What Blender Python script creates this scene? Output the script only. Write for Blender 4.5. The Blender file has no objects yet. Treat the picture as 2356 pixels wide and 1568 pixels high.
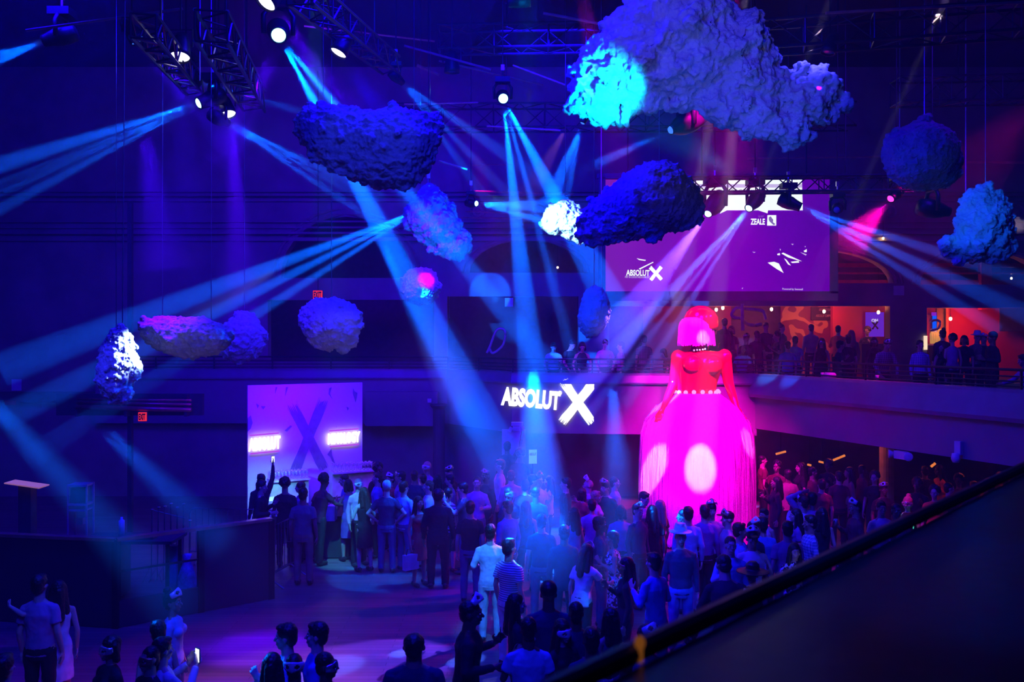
import bpy, bmesh, math, random
import numpy as np
from mathutils import Vector, Matrix, noise
R = math.radians; PI = math.pi
SC = bpy.context.scene; COL = SC.collection
random.seed(7); rng = np.random.default_rng(7)
# ---------------------------------------------------------------- camera
F, CX, HY, CZ = 2000., 1178., 770., 4.7
def W(x, y, D):
    """point in the hall seen at pixel x, y of the 2356 x 1568 photograph when it is D metres down the hall"""
    return Vector(((x-CX)/F*D, D, CZ-(y-HY)/F*D))
cam = bpy.data.cameras.new('camera'); co = bpy.data.objects.new('camera', cam); COL.objects.link(co)
co.location = (0, 0, CZ); co.rotation_euler = (PI/2, 0, 0)
cam.sensor_width = 36; cam.lens = 36*F/2356; cam.shift_y = -14/2356
cam.clip_start = .1; cam.clip_end = 200
cam.dof.use_dof = True; cam.dof.focus_distance = 19; cam.dof.aperture_fstop = 2.6
SC.camera = co
# ---------------------------------------------------------------- world and exposure
w = bpy.data.worlds.new('world'); SC.world = w; w.use_nodes = True
w.node_tree.nodes['Background'].inputs[0].default_value = (.01, .002, .1, 1)
w.node_tree.nodes['Background'].inputs[1].default_value = .05
_v = w.node_tree.nodes.new('ShaderNodeVolumeScatter'); _v.inputs['Density'].default_value = .006; _v.inputs['Anisotropy'].default_value = .0
w.node_tree.links.new(_v.outputs[0], w.node_tree.nodes['World Output'].inputs['Volume'])   # thin smoke machine haze fills the hall
vs = SC.view_settings; vs.view_transform = 'Standard'; vs.look = 'None'; vs.exposure = 0; vs.gamma = 1
vs.use_curve_mapping = False
cy = SC.cycles
cy.max_bounces = 3; cy.diffuse_bounces = 1; cy.glossy_bounces = 1; cy.transmission_bounces = 3
cy.volume_bounces = 0; cy.transparent_max_bounces = 12; cy.use_light_tree = True
cy.sample_clamp_indirect = 3; cy.caustics_reflective = False; cy.caustics_refractive = False
cy.use_adaptive_sampling = True; cy.adaptive_threshold = .1; cy.adaptive_min_samples = 16; cy.use_auto_tile = False; cy.time_limit = 900
# ---------------------------------------------------------------- added fill lights in place of the wash, no fixtures in the rig
def lamp(kind, name, loc, col, power, to=None, size=.3, angle=60, blend=.5):
    l = bpy.data.lights.new(name, kind); l.color = col; l.energy = power
    if kind == 'AREA': l.shape = 'DISK'; l.size = size; l.spread = R(150)
    else: l.shadow_soft_size = size
    if kind == 'SPOT': l.spot_size = R(angle); l.spot_blend = blend
    o = bpy.data.objects.new(name, l); COL.objects.link(o); o.location = loc
    if to is not None: o.rotation_euler = (Vector(to)-Vector(loc)).to_track_quat('-Z', 'Y').to_euler()
    return o
BLUE = (.035, .0, 1.); INDIGO = (.028, .0, 1.); AZURE = (.0, .3, 1.); MAGENTA = (1., .0, .6)
BLUE = (.006, .0, 1.)
lamp('AREA', 'fill_stage', (-7, 13, 10.6), BLUE, 620, (-8, 19, 2), 2.5)
lamp('AREA', 'fill_floor', (-1, 11, 10.6), BLUE, 900, (0, 14, 0), 2.5)
lamp('AREA', 'fill_rear', (1, 17, 10.6), BLUE, 480, (0, 25, 3), 2.5)
lamp('AREA', 'fill_right', (8, 14, 10.6), (.05, .0, 1.), 150, (8, 21, 2), 2)
lamp('AREA', 'fill_front', (-1, 3, 10.4), (.01, .01, 1.), 500, (0, 11, 4), 2)
lamp('AREA', 'fill_wall', (-5, 16, 10.6), (.08, .0, 1.), 200, (-4, 26, 6), 1.5)
lamp('SPOT', 'magenta_on_statue', (3.2, 12.6, 9.8), MAGENTA, 12000, (4.1, 20.5, 3.0), .12, 22, .35)  # magenta spots added for statue, crowd and balcony, no fixtures
lamp('SPOT', 'magenta_on_skirt', (3.9, 14.2, 9.1), MAGENTA, 8500, (4.35, 20.4, 1.7), .12, 32, .4)  # added source kept out of view behind the biggest cloud
lamp('SPOT', 'magenta_low_skirt', (1.0, 12.5, 9.6), (1, 0, .6), 9000, (4.2, 20.2, 1.2), .12, 14, .5)
lamp('SPOT', 'magenta_on_crowd', (10.6, 17.4, 9.5), (1, .0, .5), 2600, (3.5, 19.5, 1.), .15, 46, .6)
lamp('SPOT', 'magenta_on_mid', (-1, 24, 9.8), (1, .0, .5), 2600, (.6, 19.5, 1.), .15, 22, .6)
lamp('SPOT', 'magenta_on_balcony', (-2, 15, 10.2), (1, .0, .6), 1500, (2.3, 23.1, 4.2), .15, 12, .5)
# added spots without fixtures: white-hot skirt pools, lit clouds, guests, floor, fascia
for nm, a, b, c, p, ang in [('pool', (3.2, 12.6, 9.8), (1508, 1026, 18.9), (1, .8, 1), 60000, 3.6), ('pool', (3.4, 12.6, 9.8), (1613, 1060, 18.7), (1, .8, 1), 60000, 3.9), ('pool', (6.4, 12.6, 9.8), (1716, 1030, 19.4), (1, .8, 1), 40000, 2.6),
        ('pool', (4.6, 12.2, 9.8), (1622, 772, 19.5), (1, .8, 1), 26000, 1.9),
        ('key', (1690, 400, 8.0), (1400, 215, 9.9), (.0, .42, 1), 2600, 22), ('key', (1500, -100, 5.5), (1620, 120, 10), (.42, .36, .62), 95, 40), ('key', (1700, 560, 8.3), (1700, 230, 10), (.01, .09, 1), 110, 56),
        ('key', (1110, 450, 15), (1295, 508, 16.4), (.35, .95, 1), 1500, 24), ('key', (640, 620, 11.7), (275, 825, 11.5), (.4, .62, 1), 3600, 15), ('key', (60, 640, 10), (250, 880, 11.4), (.02, .02, 1), 120, 30),
        ('key', (2040, 330, 9.4), (2235, 470, 11.9), (.0, .15, 1), 330, 26), ('key', (1220, 60, 9.5), (1470, 450, 12), (.0, .0, 1), 620, 30), ('key', (1060, 520, 14.6), (980, 645, 15.8), (1, .0, .5), 420, 11),
        ('key', (1150, 700, 13.6), (1020, 520, 15.4), (.0, .16, 1), 480, 34), ('key', (560, 1050, 8.6), (450, 810, 12.3), (1, .75, .6), 26, 13), ('key', (860, 960, 10), (780, 780, 13.9), (1, .8, .85), 34, 16),
        ('key', (560, 420, 11.5), (590, 760, 13.8), (.05, .0, 1), 170, 50), ('key', (1880, 200, 10), (2090, 350, 13.4), (.03, .0, 1), 420, 20), ('key', (2300, 700, 9), (2150, 370, 13.4), (.05, .25, .4), 40, 24),
        ('key', (1240, 560, 13), (1365, 715, 15.7), (.0, .08, 1), 420, 20), ('key', (1560, 860, 13), (1385, 740, 15.7), (.5, .55, .8), 34, 12), ('key', (760, 60, 8), (850, 340, 10.4), (.05, .12, .6), 60, 36),
        ('key', (1240, -420, 8), (1150, 1330, 13.2), (.02, .26, 1), 6500, 8), ('key', (1340, -420, 9), (1375, 1290, 12.4), (.02, .4, 1), 3600, 4.5), ('key', (700, -300, 12), (800, 1290, 18), (.05, .6, 1), 10000, 6.5),
        ('key', (1600, -300, 8), (1566, 1330, 13.4), (.0, .06, 1), 5200, 9), ('key', (300, -600, 6), (150, 1450, 9.6), (.02, .05, 1), 1200, 22), ('key', (900, -700, 6), (690, 1460, 9.3), (.02, .0, 1), 1200, 18),
        ('key', (1900, -500, 9), (1800, 1220, 14), (.03, .03, 1), 4200, 20), ('key', (1300, 300, 23), (660, 1420, 12), (.8, .22, .6), 8000, 12), ('key', (1220, 200, 22), (1060, 1470, 11.5), (.3, .3, 1), 2600, 8),
        ('key', (1925, 500, 17.3), (1768, 876, 21.7), (.0, .22, 1), 5000, 6), ('key', (1925, 500, 17.3), (1797, 965, 21.9), (.0, .10, 1), 4200, 6), ('key', (1300, 760, 20), (1200, 250, 18), (1, .35, .2), 60, 50), ('key', (2060, 1000, 20), (2130, 560, 25), (1, .32, .22), 170, 60), ('key', (2300, -900, 4), (2200, 1330, 2.2), (.0, .06, 1), 500, 14),
        ('key', (1990, 500, 14), (2030, 1180, 16.5), (1, .0, .45), 900, 24)]:
    src = Vector(a) if nm == 'pool' else W(*a); lamp('SPOT', nm+'_light', src, c, p, W(*b), .05, ang, .3 if nm == 'pool' else .6)
# ---------------------------------------------------------------- mesh helpers
class MB:
    def __init__(s): s.v = []; s.f = []; s.m = []; s.cur = 0
    def add(s, V, Fs):
        b = len(s.v); s.v += [tuple(p) for p in V]; s.f += [tuple(b+i for i in f) for f in Fs]; s.m += [s.cur]*len(Fs); return s
    def box(s, c, size, rot=None):
        x, y, z = [a/2 for a in size]; P = [Vector((sx*x, sy*y, sz*z)) for sz in (-1, 1) for sy in (-1, 1) for sx in (-1, 1)]
        if rot is not None: P = [rot @ p for p in P]
        c = Vector(c)
        return s.add([p+c for p in P], [(0, 2, 3, 1), (4, 5, 7, 6), (0, 1, 5, 4), (2, 6, 7, 3), (0, 4, 6, 2), (1, 3, 7, 5)])
    def tube(s, pts, rad, n=8, cap=True):
        pts = [Vector(p) for p in pts]; rr = rad if isinstance(rad, (list, tuple)) else [rad]*len(pts)
        V = []; up = None
        for i, p in enumerate(pts):
            d = (pts[min(i+1, len(pts)-1)]-pts[max(i-1, 0)])
            d = d.normalized() if d.length > 1e-9 else Vector((0, 0, 1))
            if up is None: up = Vector((0, 0, 1)) if abs(d.z) < .9 else Vector((1, 0, 0))
            a = d.cross(up).normalized(); b = d.cross(a).normalized()
            V += [p+(a*math.cos(2*PI*k/n)+b*math.sin(2*PI*k/n))*rr[i] for k in range(n)]
        Fs = [(i*n+k, (i+1)*n+k, (i+1)*n+(k+1) % n, i*n+(k+1) % n) for i in range(len(pts)-1) for k in range(n)]
        if cap: Fs += [tuple(range(n)), tuple(reversed(range((len(pts)-1)*n, len(pts)*n)))]
        return s.add(V, Fs)
    def loft(s, rings, cap=True):
        n = len(rings[0]); V = [p for r in rings for p in r]
        Fs = [(i*n+k, i*n+(k+1) % n, (i+1)*n+(k+1) % n, (i+1)*n+k) for i in range(len(rings)-1) for k in range(n)]
        if cap: Fs += [tuple(reversed(range(n))), tuple(range((len(rings)-1)*n, len(rings)*n))]
        return s.add(V, Fs)
    def lathe(s, prof, c=(0, 0, 0), n=20, M=None):
        """profile of (radius, height) turned about z, then moved by matrix M"""
        c = Vector(c); rings = []
        for r, z in prof:
            ring = [Vector((r*math.cos(2*PI*k/n), r*math.sin(2*PI*k/n), z)) for k in range(n)]
            rings.append([(M @ p if M is not None else p)+c for p in ring])
        return s.loft(rings)
    def ell(s, c, r, M=None, nu=12, nv=8):
        c = Vector(c); r = (r, r, r) if not isinstance(r, (tuple, list)) else r
        V = [Vector((0, 0, -r[2]))]; Fs = []
        for j in range(1, nv):
            t = -PI/2+PI*j/nv
            for k in range(nu):
                a = 2*PI*k/nu; V.append(Vector((r[0]*math.cos(t)*math.cos(a), r[1]*math.cos(t)*math.sin(a), r[2]*math.sin(t))))
        V.append(Vector((0, 0, r[2]))); top = len(V)-1
        for k in range(nu): Fs.append((0, 1+(k+1) % nu, 1+k))
        for j in range(nv-2):
            for k in range(nu):
                a = 1+j*nu; Fs.append((a+k, a+(k+1) % nu, a+nu+(k+1) % nu, a+nu+k))
        a = 1+(nv-2)*nu
        for k in range(nu): Fs.append((a+k, a+(k+1) % nu, top))
        if M is not None: V = [M @ p for p in V]
        return s.add([p+c for p in V], Fs)
    def cap(s, p0, p1, r0, r1=None, n=10):
        """tapered capsule"""
        r1 = r0 if r1 is None else r1; p0 = Vector(p0); p1 = Vector(p1)
        s.tube([p0, p1], [r0, r1], n); s.ell(p0, r0, None, n, 6); s.ell(p1, r1, None, n, 6); return s
    def prism(s, poly, M, t):
        """flat outline given in the plane x, z of matrix M, t thick along its y"""
        n = len(poly)
        V = [M @ Vector((x, 0, z)) for x, z in poly]+[M @ Vector((x, t, z)) for x, z in poly]
        return s.add(V, [tuple(range(n)), tuple(reversed(range(n, 2*n)))]+[(k, n+k, n+(k+1) % n, (k+1) % n) for k in range(n)])
    def mesh(s, name, smooth=False):
        me = bpy.data.meshes.new(name); me.from_pydata(s.v, [], s.f)
        if any(s.m): me.polygons.foreach_set('material_index', s.m)
        if smooth: me.polygons.foreach_set('use_smooth', [True]*len(me.polygons))
        me.update(); bm = bmesh.new(); bm.from_mesh(me); bmesh.ops.recalc_face_normals(bm, faces=bm.faces); bm.to_mesh(me); bm.free()
        return me
    def obj(s, name, mats, parent=None, smooth=False, loc=None):
        return put(name, s.mesh(name, smooth), mats, parent, loc)
def put(name, me, mats, parent=None, loc=None):
    o = bpy.data.objects.new(name, me); COL.objects.link(o)
    mats = mats if isinstance(mats, (list, tuple)) else [mats]
    if not me.materials:
        for m in mats: me.materials.append(m)
    if parent is not None: o.parent = parent
    if loc is not None: o.location = loc
    return o
def tag(o, label=None, cat=None, group=None, kind=None):
    if label: o['label'] = label
    if cat: o['category'] = cat
    if group: o['group'] = group
    if kind: o['kind'] = kind
    return o
def empty(name, label, cat, loc=(0, 0, 0), rz=0, group=None):
    o = bpy.data.objects.new(name, None); COL.objects.link(o); o.location = loc; o.rotation_euler = (0, 0, rz); o.empty_display_size = .1
    return tag(o, label, cat, group)
def struct(o, label=None): o['kind'] = 'structure'; return tag(o, label)
def baked(o, name):
    """mesh of an object with its modifiers applied; the object itself goes"""
    dg = bpy.context.evaluated_depsgraph_get(); dg.update()
    me = bpy.data.meshes.new_from_object(o.evaluated_get(dg)); me.name = name
    d = o.data; bpy.data.objects.remove(o)
    if isinstance(d, bpy.types.Mesh): bpy.data.meshes.remove(d)
    else: bpy.data.curves.remove(d)
    return me
def remesh(mb, name, vox, smooth_it=2, disp=()):
    """one continuous skin over the union of closed shapes"""
    me = mb.mesh(name); o = bpy.data.objects.new(name, me); COL.objects.link(o)
    m = o.modifiers.new('r', 'REMESH'); m.mode = 'VOXEL'; m.voxel_size = vox; m.use_smooth_shade = True
    if smooth_it:
        m = o.modifiers.new('s', 'SMOOTH'); m.factor = .5; m.iterations = smooth_it
    for tex, st, mid in disp:
        m = o.modifiers.new('d', 'DISPLACE'); m.texture = tex; m.strength = st; m.mid_level = mid; m.texture_coords = 'LOCAL'
    return baked(o, name)
def outline_mesh(name, loops, t=.02, M=None, bevel=0):
    """filled outline with holes, loops of (x, z); t thick; lies in x, z of M"""
    cu = bpy.data.curves.new(name, 'CURVE'); cu.dimensions = '2D'; cu.fill_mode = 'BOTH'; cu.extrude = t/2
    for lp in loops:
        sp = cu.splines.new('POLY'); sp.points.add(len(lp)-1); sp.use_cyclic_u = True
        for p, (x, z) in zip(sp.points, lp): p.co = (x, z, 0, 1)
    o = bpy.data.objects.new(name, cu); COL.objects.link(o)
    me = baked(o, name); me.transform(Matrix.Rotation(PI/2, 4, 'X'))
    if M is not None: me.transform(M)
    return me
def text_mesh(name, s, size, w, M, t=.01, bold=.012, shear=0):
    """lettering in the default face, squeezed to w wide and size tall"""
    cu = bpy.data.curves.new(name, 'FONT'); cu.body = s; cu.size = 1; cu.extrude = t/2; cu.offset = bold; cu.shear = shear; cu.resolution_u = 3
    o = bpy.data.objects.new(name, cu); COL.objects.link(o); me = baked(o, name)
    c = np.empty(len(me.vertices)*3, np.float32); me.vertices.foreach_get('co', c); c = c.reshape(-1, 3)
    lo, hi = c.min(0), c.max(0)
    c[:, 0] = (c[:, 0]-lo[0])/(hi[0]-lo[0])*w; c[:, 1] = (c[:, 1]-lo[1])/(hi[1]-lo[1])*size
    me.vertices.foreach_set('co', c.ravel()); me.transform(Matrix.Rotation(PI/2, 4, 'X')); me.transform(M); return me
# ---------------------------------------------------------------- materials
MATS = {}
def mat(name, col, rough=.6, metal=0., var=.18, scale=6, bump=0., spec=.5, emit=None, est=0., bscale=None, sheen=0.):
    if name in MATS: return MATS[name]
    m = bpy.data.materials.new(name); m.use_nodes = True; nt = m.node_tree; N = nt.nodes; L = nt.links
    b = N['Principled BSDF']; b.inputs['Roughness'].default_value = rough; b.inputs['Metallic'].default_value = metal
    b.inputs['Specular IOR Level'].default_value = spec
    tc = N.new('ShaderNodeTexCoord'); no = N.new('ShaderNodeTexNoise'); no.inputs['Scale'].default_value = scale; no.inputs['Detail'].default_value = 3
    L.new(tc.outputs['Object'], no.inputs['Vector'])
    r = N.new('ShaderNodeValToRGB'); r.color_ramp.elements[0].position = .3; r.color_ramp.elements[1].position = .7
    r.color_ramp.elements[0].color = [min(1, c*(1-var)) for c in col]+[1]; r.color_ramp.elements[1].color = [min(1, c*(1+var)) for c in col]+[1]
    L.new(no.outputs['Fac'], r.inputs['Fac']); L.new(r.outputs['Color'], b.inputs['Base Color'])
    if emit: b.inputs['Emission Color'].default_value = (*emit, 1); b.inputs['Emission Strength'].default_value = est
    if bump:
        n2 = N.new('ShaderNodeTexNoise'); n2.inputs['Scale'].default_value = bscale or scale*6; n2.inputs['Detail'].default_value = 4
        L.new(tc.outputs['Object'], n2.inputs['Vector'])
        bu = N.new('ShaderNodeBump'); bu.inputs['Strength'].default_value = bump; bu.inputs['Distance'].default_value = .02
        L.new(n2.outputs['Fac'], bu.inputs['Height']); L.new(bu.outputs['Normal'], b.inputs['Normal'])
    MATS[name] = m; return m
def glow(name, col, st):
    """emitting surface"""
    if name in MATS: return MATS[name]
    m = bpy.data.materials.new(name); m.use_nodes = True; nt = m.node_tree; nt.nodes.clear()
    e = nt.nodes.new('ShaderNodeEmission'); e.inputs[0].default_value = (*col, 1); e.inputs[1].default_value = st
    o = nt.nodes.new('ShaderNodeOutputMaterial'); nt.links.new(e.outputs[0], o.inputs[0]); MATS[name] = m; return m
def haze(density, g=.2):
    k = 'haze_%.4f' % density
    if k in MATS: return MATS[k]
    m = bpy.data.materials.new(k); m.use_nodes = True; nt = m.node_tree; nt.nodes.clear()
    v = nt.nodes.new('ShaderNodeVolumeScatter'); v.inputs['Color'].default_value = (1, 1, 1, 1); v.inputs['Density'].default_value = density; v.inputs['Anisotropy'].default_value = g
    o = nt.nodes.new('ShaderNodeOutputMaterial'); nt.links.new(v.outputs[0], o.inputs['Volume']); m.cycles.homogeneous_volume = True; MATS[k] = m; return m
def stripes(name, c1, c2, scale, axis='Z', rough=.7, check=False, smooth=.0):
    m = bpy.data.materials.new(name); m.use_nodes = True; N = m.node_tree.nodes; L = m.node_tree.links; b = N['Principled BSDF']; b.inputs['Roughness'].default_value = rough
    tc = N.new('ShaderNodeTexCoord'); mx = N.new('ShaderNodeMix'); mx.data_type = 'RGBA'
    mx.inputs[6].default_value = (*c1, 1); mx.inputs[7].default_value = (*c2, 1)
    def wave(ax):
        wv = N.new('ShaderNodeTexWave'); wv.bands_direction = ax; wv.inputs['Scale'].default_value = scale; wv.inputs['Distortion'].default_value = .3
        L.new(tc.outputs['Object'], wv.inputs['Vector']); mr = N.new('ShaderNodeMapRange'); mr.inputs[1].default_value = .55; mr.inputs[2].default_value = .7+smooth
        L.new(wv.outputs['Fac'], mr.inputs[0]); return mr.outputs[0]
    a = wave(axis)
    if check:
        ma = N.new('ShaderNodeMath'); ma.operation = 'ADD'; mb_ = N.new('ShaderNodeMath'); mb_.operation = 'MULTIPLY'; mb_.inputs[1].default_value = .5
        L.new(a, ma.inputs[0]); L.new(wave('X'), ma.inputs[1]); L.new(ma.outputs[0], mb_.inputs[0]); a = mb_.outputs[0]
    L.new(a, mx.inputs[0]); L.new(mx.outputs[2], b.inputs['Base Color']); MATS[name] = m; return m
M_BLACK = mat('black_metal', (.02, .02, .022), .45, .3)
M_DARK = mat('dark_paint', (.05, .045, .05), .6)
M_CHROME = mat('brushed_aluminium', (.45, .45, .47), .3, .9, .1)
M_TRUSS = mat('dull_truss_metal', (.06, .055, .065), .4, .6, .15)
M_WHITEP = mat('white_plastic', (.75, .75, .75), .4, 0, .04)
M_PAPER = mat('paper', (.7, .7, .68), .8, 0, .05)
# ================================================================ the hall
BZ = 3.05                                   # balcony floor
m_floor = bpy.data.materials.new('worn_plank_floor'); m_floor.use_nodes = True
def _floor(m):
    N = m.node_tree.nodes; L = m.node_tree.links; b = N['Principled BSDF']
    tc = N.new('ShaderNodeTexCoord'); br = N.new('ShaderNodeTexBrick'); br.inputs['Scale'].default_value = 1
    br.inputs['Brick Width'].default_value = 1.8; br.inputs['Row Height'].default_value = .12; br.inputs['Mortar Size'].default_value = .004
    br.inputs['Color1'].default_value = (.22, .15, .13, 1); br.inputs['Color2'].default_value = (.15, .10, .09, 1); br.inputs['Mortar'].default_value = (.03, .02, .02, 1)
    L.new(tc.outputs['Object'], br.inputs['Vector']); L.new(br.outputs['Color'], b.inputs['Base Color'])
    n = N.new('ShaderNodeTexNoise'); n.inputs['Scale'].default_value = 1.3; n.inputs['Detail'].default_value = 6; L.new(tc.outputs['Object'], n.inputs['Vector'])
    mr = N.new('ShaderNodeMapRange'); mr.inputs[3].default_value = .28; mr.inputs[4].default_value = .5; L.new(n.outputs['Fac'], mr.inputs[0]); L.new(mr.outputs[0], b.inputs['Roughness'])
_floor(m_floor)
struct(MB().box((-1, 15, -.1), (40, 36, .2)).obj('floor', m_floor))
m_ceil = mat('black_painted_ceiling', (.03, .02, .022), .8)
struct(MB().box((-1, 15, 12.6), (40, 36, .2)).obj('ceiling', m_ceil))
m_wall = mat('dark_painted_wall', (.10, .085, .09), .7, 0, .25, 1.5, .15, bscale=20)
m_plaster = mat('aged_plaster', (.30, .24, .22), .7, 0, .2, 1.2, .2, bscale=25)
struct(MB().box((-17, 15, 6.2), (.3, 36, 12.8)).obj('wall_left', m_wall))
struct(MB().box((17.5, 15, 6.2), (.3, 36, 12.8)).obj('wall_right', m_wall))
struct(MB().box((0, 31, 6.2), (40, .3, 12.8)).obj('wall_far', m_wall))
struct(MB().box((0, -2.9, 6.2), (40, .3, 12.8)).obj('wall_behind', m_wall))
DB = 25.5                                   # the arcaded wall behind the balcony
def px2(x, y, D=DB): p = W(x, y, D); return (p.x, p.z)
def arch(x0, x1, ytop, ybase, n=14):
    """opening with a flat sill and a round head, in photograph pixels on the arcade wall"""
    a, zb = px2(x0, ybase); b, _ = px2(x1, ybase); _, zt = px2(x0, ytop); c = (a+b)/2; r = (b-a)/2
    return [(c+r*math.cos(PI*k/n), zb+(zt-zb)*math.sin(PI*k/n)) for k in range(n+1)]
def rect(x0, x1, y0, y1): (a, t), (b, u) = px2(x0, y0), px2(x1, y1); return [(a, u), (b, u), (b, t), (a, t)]
xl, xr = -16.9, 17.4
outer = [(xl, 0), (xr, 0), (xr, 12.5), (xl, 12.5)]
archs = [arch(650, 950, 500, 640), arch(1080, 1345, 552, 628), arch(1700, 2050, 575, 652), arch(2108, 2395, 578, 655)]
holes = [rect(620, 1000, 690, 830), rect(1030, 1330, 682, 850), rect(1400, 2042, 704, 868), rect(2126, 2420, 708, 880)]
struct(put('wall_back', outline_mesh('wall_back', [outer]+archs+holes, .35, Matrix.Translation((0, DB, 0))), m_plaster))
# moulded bands, arch rims and rosettes belong to that wall
mb = MB()
for y0, y1, t in ((548, 556, .10), (536, 541, .16), (523, 527, .08), (510, 514, .12), (461, 466, .10), (452, 455, .2), (441, 445, .12)):
    z0 = px2(0, y1)[1]; z1 = px2(0, y0)[1]; mb.box((.3, DB-.175-t/2, (z0+z1)/2), (34.2, t, z1-z0))
for x in (1968, 2040, 2108, 2330, 1880, 1240, 1100, 960):
    p = W(x, 488, DB); mb.lathe([(.22, 0), (.24, .05), (.2, .07), (.16, .03), (.09, .03), (.07, .08), (.0, .09)], (p.x, DB-.17, p.z), 16, Matrix.Rotation(PI/2, 3, 'X'))
struct(mb.obj('trim_1', m_plaster))
mb = MB()
for a in archs:
    c = (a[0][0]+a[-1][0])/2; zb = a[0][1]
    mb.tube([(c+(x-c)*1.03, DB-.2, zb+(z-zb)*1.04) for x, z in a], .07, 6)
    mb.tube([(c+(x-c)*1.11, DB-.19, zb+(z-zb)*1.13) for x, z in a], .045, 6)
struct(mb.obj('trim_2', mat('arch_moulding', (.34, .25, .2), .6)))
# rooms behind the arcade
m_red = mat('red_painted_wall', (.5, .035, .06), .6, 0, .12, .8)
m_in = mat('lounge_wall', (.16, .07, .07), .7)
struct(MB().box((-4, 28.6, 4.5), (26, .2, 9)).obj('wall_lounge', m_in))
struct(MB().box((13.5, 27.2, 4.2), (7, .2, 4.2)).obj('wall_bar', m_red))
struct(MB().box((0, 28.2, BZ+.08), (34, 5.2, .5)).obj('floor_bar', m_wall))
m_w2 = mat('red_lacquer', (.35, .03, .05), .4)
mb = MB()
for y, h, D in ((610, .12, 26.6), (628, .05, 26.4), (650, .16, 26.5)):
    z = px2(0, y, D)[1]; mb.box((11.5, D, z), (11.5, .1, h))
p = W(2266, 640, 26.4); mb.box((p.x, 26.4, p.z), (.32, .2, 1.9))
struct(mb.obj('trim_3', m_w2))
# ---------------------------------------------------------------- balcony
FP = [(560, 25.1), (1030, 25.0), (1180, 22.6), (1740, 22.0), (2356, 15.5), (2640, 13.6)]
fp = [Vector(((x-CX)/F*D, D, 0)) for x, D in FP]; fp[0].x = -12
m_fas = mat('fascia_panel', (.26, .22, .26), .5, 0, .1, 1.2)
m_led = mat('fascia_ledge', (.22, .22, .26), .35, 0, .15, 2)
def sweep(mb, pts, prof):
    """profile of (out, z) carried along a plan line"""
    rings = []
    for i, p in enumerate(pts):
        a = pts[max(i-1, 0)]; b = pts[min(i+1, len(pts)-1)]; d = (b-a).normalized(); n = Vector((d.y, -d.x, 0))
        if n.y > 0: n = -n
        rings.append([p+n*o+Vector((0, 0, z)) for o, z in prof])
    return mb.loft(rings)
struct(sweep(MB(), fp[:4], [(0, 2.16), (.06, 2.16), (.06, 3.46), (0, 3.46)]).obj('wall_fascia', m_fas))
struct(sweep(MB(), fp[3:], [(0, 2.34), (.06, 2.34), (.06, 3.16), (0, 3.16)]).obj('wall_fascia_right', m_fas))
struct(sweep(MB(), fp[:4], [(.0, 3.44), (.14, 3.44), (.15, 3.48), (.10, 3.66), (.10, 3.72), (-.22, 3.72), (-.22, 3.05), (0, 3.05)]).obj('trim_4', m_led))
struct(sweep(MB(), fp[3:], [(.0, 3.14), (.22, 3.14), (.25, 3.22), (.10, 3.66), (.10, 3.72), (-.22, 3.72), (-.22, 3.05), (0, 3.05)]).obj('trim_6', m_led))
poly = [(p.x, p.y) for p in fp]+[(17.3, 13.2), (17.3, DB+.1), (-16.8, DB+.1), (-16.8, 25.1)]
me = bpy.data.meshes.new('floor_balcony'); bm = bmesh.new()
v0 = [bm.verts.new((x, y, BZ-.3)) for x, y in poly]; f = bm.faces.new(v0)
ex = bmesh.ops.extrude_face_region(bm, geom=[f]); bmesh.ops.translate(bm, vec=(0, 0, .3), verts=[g for g in ex['geom'] if isinstance(g, bmesh.types.BMVert)])
bmesh.ops.recalc_face_normals(bm, faces=bm.faces); bm.to_mesh(me); bm.free(); struct(put('floor_balcony', me, m_wall))
# railing: posts and rails along the ledge
t = empty('balcony_railing', 'dark metal railing with thin horizontal bars along the balcony opposite', 'railing', (0, 0, 3.72))
for z in (.0, .09, .18, .30):
    mb = MB(); mb.tube([p+Vector((0, .08, z+.05)) for p in fp], .016 if z < .3 else .028, 6); mb.obj('rail', M_BLACK, t)
for i in range(len(fp)-1):
    n = max(2, int((fp[i+1]-fp[i]).length/1.6))
    for k in range(n):
        p = fp[i].lerp(fp[i+1], k/n)+Vector((0, .08, 0)); MB().box((p.x, p.y, .16), (.035, .035, .38)).obj('post', M_BLACK, t)
# pillars under the balcony, service door and lift panel under it
m_pil = mat('cream_pillar_paint', (.5, .46, .4), .5)
for x, D in ((2040, 21.5), (1560, 24.2), (1010, 24.6)):
    q = W(x, 900, D)
    struct(MB().lathe([(.24, 0), (.24, .1), (.17, .14), (.17, 2.6), (.25, 2.7), (.25, 2.75)], (q.x, D, 0), 18).obj('column', m_pil if x == 2040 else m_wall, smooth=False))
a = W(842, 978, 24.9); b = W(1008, 900, 24.9)
struct(MB().box(((a.x+b.x)/2, 24.85, (a.z+b.z)/2), (b.x-a.x, .25, b.z-a.z)).obj('trim_5', m_fas))
# ledge of the camera's own balcony, very near, lower right of the frame
m_ledge = mat('black_lacquered_ledge', (.006, .005, .009), .28, 0, .3, 3, .05)
LZ = 4.10
def onledge(x, y): D = (CZ-LZ)*F/(y-HY); return Vector(((x-CX)/F*D, D, LZ))
A = onledge(1330, 1585); B = onledge(2356, 1083); d = (B-A).normalized(); B2 = B+d*4; A2 = A-d*2; nrm = Vector((d.y, -d.x, 0))
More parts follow.
